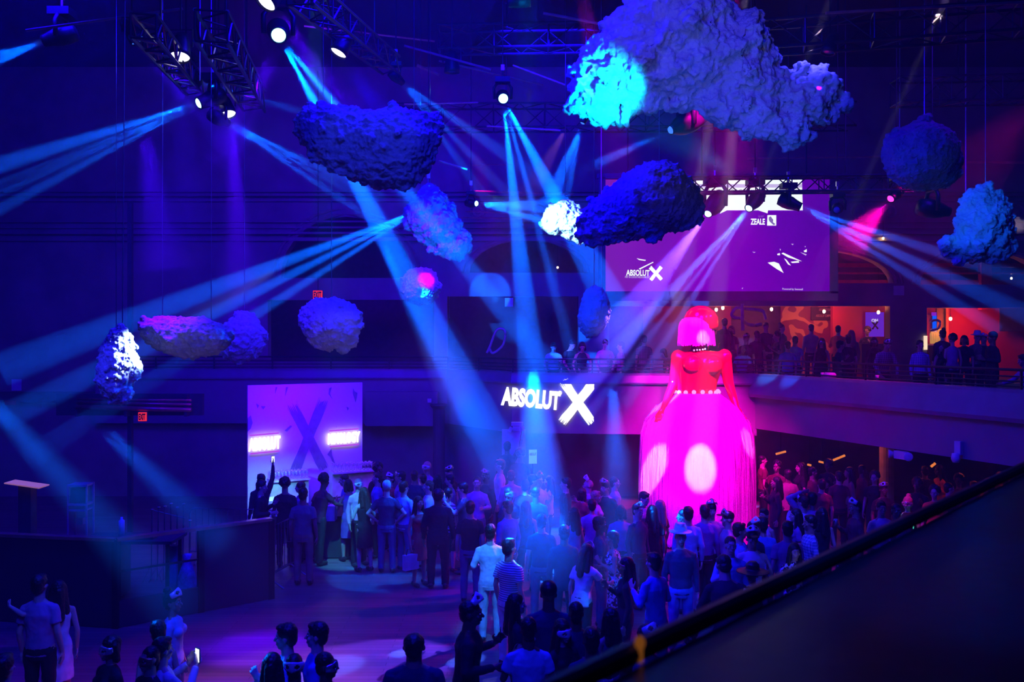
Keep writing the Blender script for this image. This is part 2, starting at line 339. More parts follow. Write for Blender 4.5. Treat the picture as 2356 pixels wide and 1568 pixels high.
# nrm points away from the hall, towards the camera's side
mb = MB(); prof = [(0, -.03), (.02, 0), (.9, 0), (.9, -.05), (.12, -.05), (.12, -1.1), (.03, -1.1), (.03, -.05)]
mb.loft([[P+nrm*o+Vector((0, 0, z)) for o, z in prof] for P in (A2, B2)])
o = struct(mb.obj('wall_parapet', m_ledge), 'black glossy ledge of the near balcony cutting across the lower right corner')
tag(MB().tube([A2-nrm*.01+Vector((0, 0, .012)), B2-nrm*.01+Vector((0, 0, .012))], .022, 10).obj('ledge_rail', mat('satin_black_rail', (.02, .02, .03), .35, .2)),
    'black round edge rail running along the near balcony ledge', 'rail')
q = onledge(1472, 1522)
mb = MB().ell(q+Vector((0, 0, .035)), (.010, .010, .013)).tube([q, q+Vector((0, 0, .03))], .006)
tag(mb.obj('reflection_knob', glow('amber_reflection', (1, .3, .05), .14)), 'added amber knob glowing in place of a lamp reflection on the black ledge rail', 'knob')  # orange lamp reflection rendered as a glowing knob
# ================================================================ trusses, lights and their beams
def truss(a, b, s, label, group, bay=.9, r=.025):
    a = Vector(a); b = Vector(b); d = (b-a).normalized(); up = Vector((0, 0, 1)); sd = d.cross(up).normalized(); L = (b-a).length
    mb = MB(); C = [sd*sx*s/2+up*sz*s/2 for sx, sz in ((-1, -1), (1, -1), (1, 1), (-1, 1))]
    for c in C: mb.tube([a+c, b+c], r, 6)
    n = max(2, int(L/bay))
    for i in range(n):
        p0 = a+d*(L*i/n); pm = a+d*(L*(i+.5)/n); p1 = a+d*(L*(i+1)/n)
        for k in range(4):
            mb.tube([p0+C[k], pm+C[(k+1) % 4]], r*.5, 4, False); mb.tube([pm+C[(k+1) % 4], p1+C[k]], r*.5, 4, False)
        for k in range(4): mb.tube([p0+C[k], p0+C[(k+1) % 4]], r*.5, 4, False)
    o = mb.obj('lighting_truss', M_TRUSS)
    for k in range(max(2, int(L/4))):
        p = a+d*(L*(k+.5)/max(2, int(L/4)))+up*s/2; MB().tube([p, Vector((p.x, p.y, 12.49))], .014, 5).obj('hoist_chain', M_BLACK, o)
    return tag(o, label, 'truss', group)
G = 'lighting trusses under the ceiling'
truss(W(1700, 92, 13.5), W(2700, 18, 12), .42, 'box truss crossing the top right corner above the two right clouds', G)
truss(W(2060, 212, 18), W(2640, 200, 18), .5, 'box truss above the round cloud, lower of the two at top right', G)
truss(W(1450, 428, 17.6), W(2110, 422, 17.6), .30, 'box truss carrying the moving lights in front of the video screen', G, .6)
truss(W(900, 272, 20.5), W(1960, 268, 20.5), .55, 'long box truss running behind the biggest cloud', G, 1.1)
truss(W(1010, 92, 17), W(1640, 82, 17), .45, 'box truss high in the dark left of the biggest cloud top', G)
truss(W(486, 60, 9), W(585, 232, 13.5), .32, 'truss running away from the camera beside the upper left lamps', G, .7)
truss(W(330, 60, 9), W(450, 200, 13.5), .25, 'thin truss running away at upper left, leftmost of the trusses', G, .7)
truss(W(690, -20, 10), W(900, 150, 15), .3, 'truss running away above the dark flat cloud', G, .8)
m_pipe = mat('warm_glint_pipe', (.45, .25, .2), .35, .2)  # dark pipes, base colour lightened and warmed for their orange glints
GP = 'bare pipes and battens under the ceiling'
k = 0
for (x0, y0, x1, y1, D, rr, lab) in [(930, 105, 1130, 160, 15, .02, 'thin dark pipe just right of the lone white oval lamp'),
        (1010, 140, 1250, 195, 16, .02, 'slanting pipe above the small lamp left of the biggest cloud'), (1180, 150, 1300, 195, 19, .02, 'short slanting pipe above the steep beam lamp'),
        (960, 150, 1010, 172, 17, .03, 'short batten above the thin beam source'), (1080, 380, 1180, 378, 22, .02, 'level pipe behind the steep beams'),
        (1090, 440, 1320, 446, 23.5, .03, 'level pipe at the height of the small side lamp'), (1070, 486, 1270, 492, 24.2, .03, 'level pipe just under the small side lamp'),
        (1060, 500, 1330, 505, 24.4, .03, 'lowest level pipe over the middle arch'), (1010, 370, 1075, 390, 18, .02, 'short pipe right of the dark flat cloud'),
        (1720, 364, 2040, 360, 21, .025, 'level pipe behind the blue box lamp'), (2110, 372, 2500, 375, 20, .03, 'level pipe right of the round cloud'),
        (930, 240, 1100, 236, 19, .02, 'thin level pipe behind the flat cloud top'), (700, 60, 1000, 95, 18, .02, 'long dark pipe high above the flat cloud'),
        (1250, 30, 1420, 62, 15, .025, 'slanting pipe left of the biggest cloud top'), (60, 70, 420, 20, 12, .02, 'long dark pipe over the upper left beam lamp'),
        (1120, 290, 1290, 300, 19, .02, 'pipe crossing behind the steep beams'), (1900, 30, 2356, 5, 12, .02, 'dark pipe along the top right edge')]:
    tag(MB().tube([W(x0, y0, D), W(x1, y1, D)], rr, 6).obj('ceiling_pipe', m_pipe), lab, 'pipe', GP)
for x, y0, y1, D, lab in [(1384, 300, 700, 20, 'thin cable hanging between the bright cloud and the screen'), (292, -40, 742, 11.5, 'long thin cable holding the leftmost cloud'),
        (2070, 290, 420, 20, 'upright drop pipe left of the round cloud'), (2222, 240, 440, 19, 'upright drop pipe behind the round cloud, right side'),
        (1034, 680, 732, 24, 'short cord hanging on the wall right of the small magenta cloud'), (460, -20, 185, 12, 'thin wire above the pair of upper left beam lamps')]:
    a = W(x, y0, D); b = W(x-(10 if x == 292 else 0), y1, D)
    if x != 1034: a.z = 12.49
    tag(MB().tube([a, b], .008 if x in (292, 460, 1034) else .018, 5).obj('hanging_cable', M_CHROME), lab, 'cable')

L_CYAN = glow('lens_cyan', (.3, .9, 1.), 6); L_WHITE = glow('lens_white', (.85, .8, 1.), 5); L_BLUE = glow('lens_blue', (.05, .2, 1.), 1.2); L_DEAD = mat('unlit_lens', (.05, .1, .4), .1)
L_MAG = glow('lens_magenta', (1, .05, .6), 2)
def basis(d):
    d = Vector(d).normalized(); x = d.orthogonal().normalized(); y = d.cross(x); return Matrix((x, y, d)).transposed()
def moving_head(p, d, label, s=1., lens=L_CYAN, rl=.075, group='moving head lights of the rig', body=M_BLACK, mount=.42, clip=None):
    """p: lens centre; d: the way it points"""
    d = Vector(d).normalized(); B = basis(d); pv = p-d*.30*s; t = empty('moving_head_light', label, 'stage light', pv, 0, group)
    h = MB().lathe([(.02, -.24*s), (.13*s, -.22*s), (.155*s, -.08*s), (.15*s, .05*s), (.12*s, .16*s), (rl*1.25, .25*s), (rl*1.25, .29*s), (rl, .29*s), (rl, .26*s), (.01, .26*s)], (0, 0, 0), 18, B)
    h.obj('head', body, t, True)
    MB().lathe([(.005, .265*s), (rl, .265*s), (rl*.8, .30*s), (rl*.4, .315*s), (.003, .32*s)], (0, 0, 0), 16, B).obj('lens', lens, t, True)
    sd = Vector((d.y, -d.x, 0)); sd = sd.normalized() if sd.length > .1 else Vector((1, 0, 0)); z = Vector((0, 0, 1))
    y = MB().tube([sd*.19*s-z*.05*s, sd*.20*s+z*.2*s, sd*.13*s+z*.30*s, -sd*.13*s+z*.30*s, -sd*.20*s+z*.2*s, -sd*.19*s-z*.05*s], .035*s, 6)
    y.obj('yoke', body, t, True)
    MB().box((0, 0, .37*s), (.34*s, .26*s, .12*s)).obj('base', body, t)
    c = MB().tube([(0, 0, .42*s), (0, 0, .42*s+mount*.5)], .02*s, 6); c.box((0, 0, .45*s+mount*.4), (.06, .05, .1)); c.obj('clamp', M_CHROME, t)
    MB().tube([(0, 0, .5*s), (0, 0, 12.49-pv.z)], .012, 5).obj('drop_pole', M_BLACK, t)
    return t
def par_can(p, d, label, s=1., lens=L_WHITE, group='round wash lamps of the rig', body=M_BLACK):
    d = Vector(d).normalized(); B = basis(d); t = empty('par_lamp', label, 'stage light', p, 0, group)
    MB().lathe([(.02, -.34*s), (.07*s, -.33*s), (.10*s, -.25*s), (.13*s, -.05*s), (.135*s, .02*s), (.125*s, .02*s), (.12*s, -.04*s), (.005, -.04*s)], (0, 0, 0), 20, B).obj('can', body, t, True)
    MB().lathe([(.004, -.035*s), (.122*s, -.035*s), (.12*s, -.01*s), (.06*s, .004*s), (.003, .008*s)], (0, 0, 0), 20, B).obj('lens', lens, t, True)
    sd = Vector((1, 0, 0)); z = Vector((0, 0, 1)); q = -d*.15*s
    MB().tube([q+sd*.15*s, q+sd*.15*s+z*.22*s, q-sd*.15*s+z*.22*s, q-sd*.15*s], .012*s, 5).obj('yoke', body, t)
    MB().tube([q+z*.22*s, Vector((q.x, q.y, 12.49-p.z))], .012, 5).obj('drop_pole', body, t); return t
def shafts(S, ends, col, power, dens, label, r0=.06, soft=.3, size=.03, group=None, cat='light beam', off=.06):
    """haze lit by the narrow beams of one lamp: each beam a spot lamp inside its own length of haze"""
    t = empty('beam_haze', label, cat, S, 0, group or 'haze lit by the narrow beams'); t['kind'] = 'stuff'
    m = haze(dens)
    for e in ends:
        (ex, ey, eD, wpx) = e[:4]; k = e[4] if len(e) > 4 else 1
        E_ = W(ex, ey, eD); v = E_-S; L = v.length; d = v/L; r1 = wpx/2*eD/F*.95; B = basis(d); st = off-.01 if len(e) < 6 else e[5]
        rs = r0+(r1-r0)*st/L
        c = MB().lathe([(rs, st), (r1, L)], (0, 0, 0), 20, B).obj('haze_shaft', m, t)
        ang = 2*math.degrees(math.atan(r1/L))
        lamp('SPOT', 'beam_spot', S+d*off, col, power*k, E_, size, ang*1.0, soft)
    return t
CY = (.0, .105, 1.)
GH = 'moving head lights of the rig'
def dirto(S, x, y, D): return W(x, y, D)-S
SRC = []
PB = 105000; DH = .05
# 1 far upper left, fires out of frame to the left
S = W(100, 95, 13); moving_head(S, dirto(S, -100, 150, 13), 'moving light at far upper left firing to the left edge', .95)
shafts(S, [(-250, 190, 13, 34), (-250, 228, 13, 20), (-250, 262, 13, 30)], CY, PB*.5, DH, 'fan of blue light at the far upper left edge')
# 2, 3 the pair
S = W(455, 238, 12.49); moving_head(S, dirto(S, 0, 400, 11), 'moving light firing a wide fan down to the left edge, lower of the close pair', .8)
shafts(S, [(-150, 425, 11.5, 60), (-150, 480, 11.5, 24), (-150, 512, 11.5, 30), (-150, 560, 11.5, 40)], CY, PB*.42, DH, 'long blue fan sweeping down to the left edge')
S = W(455, 188, 12.8); moving_head(S, dirto(S, 680, 260, 15), 'moving light firing right, upper of the close pair', .8)
shafts(S, [(1000, 345, 17, 50), (1000, 372, 17, 24), (960, 420, 17, 40)], CY, PB*.32, DH, 'faint blue fan passing behind the dark flat cloud')
S = W(525, 283, 13); moving_head(S, dirto(S, 800, 420, 16), 'small moving light below the crescent lamp at upper left', .7, rl=.05)
shafts(S, [(880, 455, 16, 34), (870, 478, 16, 22), (850, 500, 16, 30)], CY, PB*.42, DH, 'thin blue fan running down under the dark flat cloud')
# 4 the big white lamp at the top
S = W(641, 82, 12.2); moving_head(S, dirto(S, 950, 640, 16) + Vector((0, -9, 0)), 'big glowing round moving light at the top left of centre', 1.05, rl=.10)
shafts(S, [(1170, 1080, 16.5, 120, 1.8), (760, 290, 13.2, 18), (1310, 900, 14.3, 74, 1.3), (960, 470, 18.5, 70, .7)], CY, PB*1.1, DH, 'broad blue shafts falling from the big lamp towards the dance floor', off=.16)
# 5 narrow fan right of the flat cloud
S = W(928, 192, 15.5); moving_head(S, dirto(S, 1250, 470, 18), 'small moving light above the right end of the flat cloud', .6, rl=.045)
shafts(S, [(1270, 430, 19, 50), (1190, 470, 19, 34), (1120, 460, 19, 30)], CY, PB*.25, DH, 'thin blue fan starting above the flat cloud')
# 6 steep one in the middle
S = W(1158, 227, 15.5); moving_head(S, dirto(S, 1230, 800, 17) + Vector((0, -12, 0)), 'bright round moving light in the middle firing steeply down', .8, rl=.085)
shafts(S, [(1240, 1000, 16.5, 96, 1.3), (1345, 900, 18, 56, .7), (1440, 760, 19, 110, 1.)], CY, PB*.9, DH, 'steep blue shafts falling in the middle of the hall', off=.14)
# 7 small side lamp
S = W(1097, 468, 19); moving_head(S, dirto(S, 1280, 480, 17.5), 'small moving light firing right at the bright white cloud', .6, rl=.06)
shafts(S, [(1290, 466, 17, 22), (1290, 486, 17, 22), (1280, 515, 17, 26)], CY, PB*.5, DH, 'short level beams hitting the bright white cloud')
# 8 behind the tall blue cloud
S = W(958, 487, 16.5); moving_head(S, dirto(S, 0, 950, 14), 'magenta lit moving light hanging in front of the tall blue cloud', .9, rl=.07, body=mat('magenta_lit_housing', (.25, .2, .25), .4))
shafts(S, [(0, 850, 12.5, 95, 1.1), (0, 965, 12.5, 74, 1.3), (60, 1060, 12.5, 70, 1.)], CY, PB*.85, DH, 'long blue fan crossing the dark left wall down to the left edge')
# 9, 10, 11 in front of the screen
S = W(1722, 480, 17.6); moving_head(S, dirto(S, 1400, 880, 15), 'moving light in front of the screen firing down left, middle of the three', 1.0)
shafts(S, [(1330, 900, 15, 64), (1350, 960, 15, 26, 1.4), (1440, 930, 15, 34)], (.03, .13, 1), PB*.5, DH, 'blue fan crossing the lower half of the video screen')
S = W(1843, 477, 17.6); moving_head(S, dirto(S, 2356, 680, 17), 'moving light at the right edge of the screen firing right', .9)
shafts(S, [(2500, 690, 16.5, 60), (2500, 790, 16.5, 70, 1.2), (2300, 760, 16.5, 40)], (.0, .09, 1), PB*.33, DH, 'blue fan spreading in front of the right arches')
S = W(1628, 493, 17.4); moving_head(S, dirto(S, 1450, 740, 15.5), 'moving light half hidden by the dark blue cloud, leftmost of the three at the screen', 1.25)
shafts(S, [(1400, 790, 15.5, 120)], (.10, .04, 1), PB*.35, DH, 'soft violet shaft over the lower left of the screen')
# 12 under the big cloud
S = W(1541, 300, 14.5); moving_head(S, dirto(S, 1380, 372, 14), 'black moving light hanging under the biggest cloud', 1.2, lens=L_BLUE, rl=.07)
shafts(S, [(1370, 378, 14, 30)], CY, PB*.10, DH, 'faint short beam under the biggest cloud')
S = W(1340, 284, 17); moving_head(S, dirto(S, 1290, 400, 17), 'dim moving light under the left tip of the biggest cloud', .6, lens=L_BLUE, rl=.05)
shafts(S, [(1262, 470, 17, 54), (1300, 470, 17, 24)], CY, PB*.14, DH, 'faint short beams falling left of the biggest cloud')
# right hand lamps
S = W(2048, 458, 17.6); moving_head(S, dirto(S, 1960, 540, 17), 'moving light under the round cloud with a magenta beam', .8, lens=L_MAG)
shafts(S, [(1950, 565, 17, 110)], (1, 0, .35), PB*.03, DH, 'soft magenta beam right of the screen', .07)
S = W(2186, 488, 16.4); moving_head(S, dirto(S, 2500, 545, 16.4), 'big moving light below the round cloud with a pale beam', 1.15, lens=glow('lens_pale', (.9, .85, .9), 2))
shafts(S, [(2420, 530, 16.4, 60)], (.8, .65, .7), PB*.03, DH, 'pale grey beam behind the right blue cloud')
S = W(1925, 483, 17.6); moving_head(S, dirto(S, 1880, 560, 14), 'unlit moving light right of the screen edge', .75, lens=L_DEAD)
# wash lamps with white ovals
par_can(W(414, 130, 11), Vector((.05, -.35, -1)), 'wash lamp with white oval mouth at upper left', .98)
par_can(W(779, 121, 12), Vector((-.45, -.25, -1)), 'wash lamp with tilted white oval mouth right of the big glowing lamp', .95)
par_can(W(612, 4, 11), Vector((-.55, -.55, -1)), 'wash lamp cut by the top edge of the picture', 1.1)
par_can(W(502, 230, 13), Vector((.6, -.2, -1)), 'wash lamp seen as a thin crescent beside the pair of beam lamps', .7)
par_can(W(525, 262, 13), Vector((.35, -.3, -1)), 'wash lamp with half moon mouth above the thin fan', .9)
par_can(W(318, 92, 12), Vector((.75, .2, -1)), 'dim violet wash lamp at upper left', .9, lens=L_BLUE)
par_can(W(1040, 165, 16), Vector((0, .1, -1)), 'dark wash lamp above the flat cloud right end', 1.1, lens=L_DEAD)
par_can(W(1195, 12, 11), Vector((0, .3, -1)), 'dark wash lamp at the top edge left of the biggest cloud', 1.1, lens=L_DEAD)
par_can(W(1905, 120, 13), Vector((-.3, -.1, -1)), 'narrow dark lamp hanging under the top right truss', .8, lens=L_DEAD)
GW = 'haze lit by the wash lamps'
for x, y, D, e, c, p_, lab in [(414, 140, 11, (430, 560, 11, 120), INDIGO, .5, 'violet haze column under the upper left oval lamp'),
        (528, 272, 13, (556, 760, 13, 130), (.06, 0, 1), 1.8, 'violet haze column left of the dark flat cloud'),
        (318, 100, 12, (560, 330, 12, 130), INDIGO, .5, 'violet haze slanting right from the dim upper left lamp'),
        (640, 110, 12.2, (500, 380, 12.2, 110), (.06, 0, 1), .5, 'violet haze slanting left under the big glowing lamp'),
        (779, 128, 12, (1010, 420, 13, 150), BLUE, .5, 'blue haze slanting down from the tilted oval lamp'),
        (640, 20, 12.5, (800, 300, 13.5, 170), (.05, 0, 1), 1.5, 'wide blue haze behind the big glowing lamp'),
        (1040, 180, 16, (1040, 520, 16, 60), BLUE, .5, 'dim blue haze column right of the flat cloud'),
        (330, 280, 12.5, (380, 620, 12.5, 150), (.04, 0, 1), .5, 'dim violet haze on the dark left wall'),
        (880, 560, 19, (1165, 1150, 14.5, 150), (0, .11, 1), 3.4, 'broad blue haze falling left of the wall lettering'),
        (1225, 840, 17, (1250, 1300, 12, 250), (0, .09, 1), 5.5, 'blue haze hanging over the middle of the crowd'),
        (1410, 880, 17, (1430, 1350, 12, 170), (0, .10, 1), 1.8, 'blue haze over the crowd before the giant skirt'),
        (-60, 880, 12, (420, 1400, 9, 170), (0, .12, 1), 1.2, 'dim blue haze slanting across the dark stage corner'),
        (230, 980, 13, (520, 1250, 12, 120), (0, .1, 1), .6, 'dim blue haze above the stage barrier')]:
    S = W(x, y, D); shafts(S, [e], c, 16000*p_*.8, .028, lab, .09, .9, .1, GW)  # columns with no lamp above get an added spot in mid-air
# ================================================================ hanging foam clouds
def tex(name, kind, size, **k):
    t = bpy.data.textures.new(name, kind); t.noise_scale = size
    for a, b in k.items(): setattr(t, a, b)
    return t
def pts_in(poly, q):
    n = len(poly); inside = False; best = 1e9
    for i in range(n):
        x0, y0 = poly[i]; x1, y1 = poly[(i+1) % n]
        if (y0 > q[1]) != (y1 > q[1]) and q[0] < (x1-x0)*(q[1]-y0)/(y1-y0)+x0: inside = not inside
        dx, dy = x1-x0, y1-y0; u = max(0, min(1, ((q[0]-x0)*dx+(q[1]-y0)*dy)/(dx*dx+dy*dy))); best = min(best, math.hypot(q[0]-x0-u*dx, q[1]-y0-u*dy))
    return inside, best
def foam(name, col):
    return mat(name, col, .85, 0, .15, 5, .9, bscale=30)
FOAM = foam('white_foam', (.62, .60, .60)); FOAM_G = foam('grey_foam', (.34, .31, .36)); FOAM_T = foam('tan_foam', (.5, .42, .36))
def cloud(label, poly, D, fat=.8, lump=.07, vox=None, m=FOAM, wires=((0, 0),), seed=1, group='foam clouds hanging from the ceiling'):
    rnd = random.Random(seed)
    pp = [((x-CX)/F*D, -(y-HY)/F*D) for x, y in poly]; xs = [p[0] for p in pp]; zs = [p[1] for p in pp]
    c = ((min(xs)+max(xs))/2, (min(zs)+max(zs))/2); pp = [(x-c[0], z-c[1]) for x, z in pp]
    w_, h_ = max(xs)-min(xs), max(zs)-min(zs); S = min(w_, h_); st = S/9; mb = MB(); hull = []
    nx, nz = int(w_/st)+1, int(h_/st)+1
    for i in range(nx+1):
        for j in range(nz+1):
            q = (-w_/2+w_*i/nx+rnd.uniform(-.3, .3)*st, -h_/2+h_*j/nz+rnd.uniform(-.3, .3)*st); ins, d = pts_in(pp, q)
            if ins and d > lump*S*.6:
                r = d*.97; yy = rnd.uniform(-.2, .2)*r
                mb.ell((q[0], yy, q[1]), (r, r*fat, r), None, 10, 7)
                hull.append((q, r*fat, yy))
    for q, r, yy in hull:                      # knobbly crust
        for s in (-1, 1):
            if rnd.random() < .75: rr = S*lump*rnd.uniform(.6, 1.3); mb.ell((q[0]+rnd.uniform(-.5, .5)*st, yy+s*(r-rr*.35), q[1]+rnd.uniform(-.5, .5)*st), rr, None, 8, 5)
    n = len(pp)
    for i in range(n):
        a, b = pp[i], pp[(i+1) % n]; L = math.hypot(a[0]-b[0], a[1]-b[1]); k = max(1, int(L/(S*lump*1.1)))
        for j in range(k):
            u = (j+rnd.random()*.6)/k; rr = S*lump*rnd.uniform(.45, 1.); x, z = a[0]+(b[0]-a[0])*u, a[1]+(b[1]-a[1])*u; f = 1-rr*.7/max(.1, math.hypot(x, z))
            mb.ell((x*f, rnd.uniform(-.25, .25)*S*lump*2, z*f), rr, None, 8, 5)
            mb.cap((x*f, 0, z*f), (x*.82, 0, z*.82), rr*.8, rr*1.6, 8)
    v = (vox or D*1.6/F)*.8
    me = remesh(mb, 'foam_cloud', v, 1, ((tex('lumps%d' % seed, 'VORONOI', S*lump*1.5, distance_metric='DISTANCE', noise_intensity=1.2), -S*lump*.55, .4),
                                         (tex('fluff%d' % seed, 'CLOUDS', S*lump*.5, noise_depth=4), S*lump*.6, .5), (tex('crust%d' % seed, 'VORONOI', S*lump*.5, distance_metric='DISTANCE'), -S*lump*.3, .4)))
    o = put('foam_cloud', me, m, None, (c[0], D, c[1]+CZ)); tag(o, label, 'cloud', group)
    for wx, wz in wires:
        MB().tube([(wx*w_/2, 0, (wz if wz else .3)*h_/2), (wx*w_/2, 0, 12.49-(c[1]+CZ))], .006, 4).obj('suspension_wire', M_CHROME, o)
    return o
cloud('biggest white foam cloud at the top, glowing cyan at its lower left', [(1432, 10), (1395, 50), (1345, 118), (1318, 150), (1302, 205), (1294, 245), (1322, 262), (1352, 275), (1383, 288), (1420, 278), (1450, 262), (1470, 245),
    (1520, 243), (1560, 238), (1590, 235), (1640, 250), (1655, 275), (1690, 298), (1740, 312), (1800, 318), (1876, 330), (1895, 300), (1925, 270), (1950, 262), (1962, 235), (1945, 210), (1925, 212), (1905, 188), (1880, 192), (1850, 215),
    (1820, 200), (1800, 160), (1775, 110), (1755, 60), (1735, 30), (1705, 45), (1675, 10), (1660, -40), (1600, -90), (1500, -90), (1440, -50)], 10.2, .75, .075, .02, FOAM, ((-.2, .5), (.3, .3)), 1)
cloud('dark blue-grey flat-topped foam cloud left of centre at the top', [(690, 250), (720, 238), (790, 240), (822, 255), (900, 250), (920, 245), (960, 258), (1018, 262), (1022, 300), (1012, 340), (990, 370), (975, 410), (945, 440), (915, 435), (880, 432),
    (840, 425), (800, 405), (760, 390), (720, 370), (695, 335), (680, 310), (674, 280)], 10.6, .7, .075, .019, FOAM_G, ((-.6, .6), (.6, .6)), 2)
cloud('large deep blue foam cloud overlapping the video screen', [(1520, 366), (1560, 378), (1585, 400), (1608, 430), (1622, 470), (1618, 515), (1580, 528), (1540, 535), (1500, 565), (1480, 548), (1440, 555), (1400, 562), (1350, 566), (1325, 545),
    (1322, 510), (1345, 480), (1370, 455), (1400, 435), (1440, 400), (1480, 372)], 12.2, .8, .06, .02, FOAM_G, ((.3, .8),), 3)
cloud('brilliant cyan-white foam cloud behind the left end of the large blue cloud', [(1300, 458), (1330, 470), (1352, 500), (1362, 540), (1338, 566), (1312, 548), (1290, 538), (1262, 540), (1240, 520), (1250, 490), (1272, 468)], 16.5, .8, .08, .022, FOAM, ((0, .8),), 4)
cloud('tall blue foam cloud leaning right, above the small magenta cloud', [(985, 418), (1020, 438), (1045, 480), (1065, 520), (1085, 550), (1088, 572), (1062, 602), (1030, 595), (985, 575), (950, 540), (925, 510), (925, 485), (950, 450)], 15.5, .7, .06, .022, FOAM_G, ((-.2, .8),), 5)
cloud('small round foam cloud with magenta top over blue bottom', [(968, 612), (1000, 622), (1016, 655), (1012, 680), (990, 698), (965, 704), (935, 695), (920, 668), (922, 640), (942, 620)], 16, .85, .08, .02, FOAM, ((0, .8),), 6)
cloud('purple foam cloud below the upper exit sign', [(760, 682), (800, 690), (825, 712), (840, 745), (825, 775), (818, 800), (800, 812), (765, 802), (732, 805), (705, 785), (692, 755), (686, 725), (700, 700), (730, 688)], 14, .8, .085, .02, FOAM, ((0, .8),), 7)
cloud('long tan and blue foam cloud left of the exit sign', [(320, 735), (360, 728), (420, 727), (480, 733), (520, 748), (542, 770), (530, 795), (500, 815), (460, 822), (410, 824), (370, 810), (335, 790), (318, 762)], 12.5, .8, .085, .018, FOAM_T, ((-.5, .5), (.5, .5)), 8)
cloud('dim violet foam cloud tucked behind the long tan cloud', [(555, 714), (585, 722), (602, 745), (620, 775), (608, 800), (585, 825), (550, 838), (515, 828), (505, 800), (515, 760), (530, 730)], 14.2, .8, .08, .02, FOAM, ((0, .8),), 9)
cloud('leftmost tall foam cloud with a dazzling white right side', [(272, 742), (292, 752), (305, 785), (320, 820), (328, 850), (320, 872), (303, 885), (302, 915), (280, 932), (250, 925), (232, 900), (218, 880), (222, 845), (232, 800), (252, 760)], 11.5, .8, .085, .016, FOAM, ((-.1, .9),), 10)
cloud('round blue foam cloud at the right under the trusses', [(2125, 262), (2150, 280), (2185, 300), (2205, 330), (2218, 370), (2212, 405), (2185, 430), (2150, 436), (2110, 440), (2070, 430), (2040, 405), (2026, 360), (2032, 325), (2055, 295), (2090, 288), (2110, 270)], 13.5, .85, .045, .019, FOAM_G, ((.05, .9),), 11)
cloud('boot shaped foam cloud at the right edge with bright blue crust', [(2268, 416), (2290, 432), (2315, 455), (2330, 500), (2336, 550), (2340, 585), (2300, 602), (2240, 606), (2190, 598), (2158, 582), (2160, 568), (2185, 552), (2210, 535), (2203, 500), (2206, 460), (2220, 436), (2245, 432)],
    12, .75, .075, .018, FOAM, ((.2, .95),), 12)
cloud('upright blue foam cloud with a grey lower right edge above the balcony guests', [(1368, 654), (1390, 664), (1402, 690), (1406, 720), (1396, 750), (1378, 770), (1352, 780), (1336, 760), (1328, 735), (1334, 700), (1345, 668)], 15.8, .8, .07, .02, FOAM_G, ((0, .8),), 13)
# ================================================================ giant mannequin in a fringe skirt
SD = 20.; Q = lambda x, y, dy=0: Vector(((x-CX)/F*SD, SD+dy, CZ-(y-HY)/F*SD))
sx0 = (1603-CX)/F*SD
def oval(cx, z, rx, ry, n=20, y=SD, rot=0): return [Vector((cx+rx*math.cos(2*PI*k/n), y+ry*math.sin(2*PI*k/n), z)) for k in range(n)]
mb = MB()
tor = [(1601, 925, .50, .36), (1601, 900, .46, .32), (1603, 880, .47, .33), (1606, 855, .52, .38), (1610, 838, .56, .40), (1612, 822, .60, .36), (1612, 812, .50, .28), (1608, 806, .26, .2)]
mb.loft([oval((x-CX)/F*SD, CZ-(y-HY)/F*SD, rx, ry) for x, y, rx, ry in tor])
mb.ell(Q(1588, 836, -.28), (.24, .22, .22)).ell(Q(1632, 838, -.28), (.24, .22, .22))                 # bust
for s, x in ((-1, 1590), (1, 1628)): mb.cap(Q(1610, 812, -.1), Q(1610+s*52, 817), .07, .09)            # collar bones
mb.cap(Q(1606, 812), Q(1606, 775), .17, .15)
mb.ell(Q(1608, 752, .02), (.32, .38, .42)).ell(Q(1604, 772, -.18), (.20, .2, .24))
def limb(pts, rad):
    for a, b, r0, r1 in zip(pts, pts[1:], rad, rad[1:]): mb.cap(a, b, r0, r1, 12)
mb.ell(Q(1560, 822), (.17, .19, .18)).ell(Q(1667, 820), (.17, .19, .18))
limb([Q(1559, 824), Q(1550, 880, -.02), Q(1530, 915, -.25), Q(1517, 937, -.45)], [.155, .12, .085, .06])
limb([Q(1668, 824), Q(1676, 880, .0), Q(1684, 915, -.15), Q(1688, 938, -.3)], [.155, .12, .09, .06])
for (wx, wy, dy, s) in ((1517, 937, -.45, -1), (1688, 938, -.3, 1)):
    w0 = Q(wx, wy, dy); d = Vector((s*.35, -.35, -.7)).normalized(); sd = Vector((.8, -.5, .1)).normalized()
    mb.ell(w0+d*.10, (.075, .05, .11))
    for k in range(4):
        a = w0+d*.15+sd*(k-1.5)*.042; b = a+d*.11+sd*(k-1.5)*.012; c = b+(d+Vector((0, .3, -.2))).normalized()*(.08-.012*abs(k-1.5)); mb.cap(a, b, .022, .019, 6); mb.cap(b, c, .019, .015, 6)
    a = w0+d*.05-sd*.06; b = a-sd*.05+d*.08; mb.cap(a, b, .026, .02, 6); mb.cap(b, b+d*.07, .02, .016, 6)
m_latex = mat('red_latex', (.85, .0, .03), .16, 0, .02, spec=.8)
stat = put('mannequin', remesh(mb, 'mannequin', .022, 4), m_latex)
tag(stat, 'giant shiny red mannequin with magenta fringe bob and huge fringe skirt, towering over the crowd', 'statue')
MB().lathe([(.40, -.05), (.41, .08), (.37, .24), (.28, .36), (.14, .44), (.01, .46)], Q(1612, 748, .04), 24, Matrix.Rotation(R(10), 3, 'Y')).obj('cap', m_latex, stat, True)
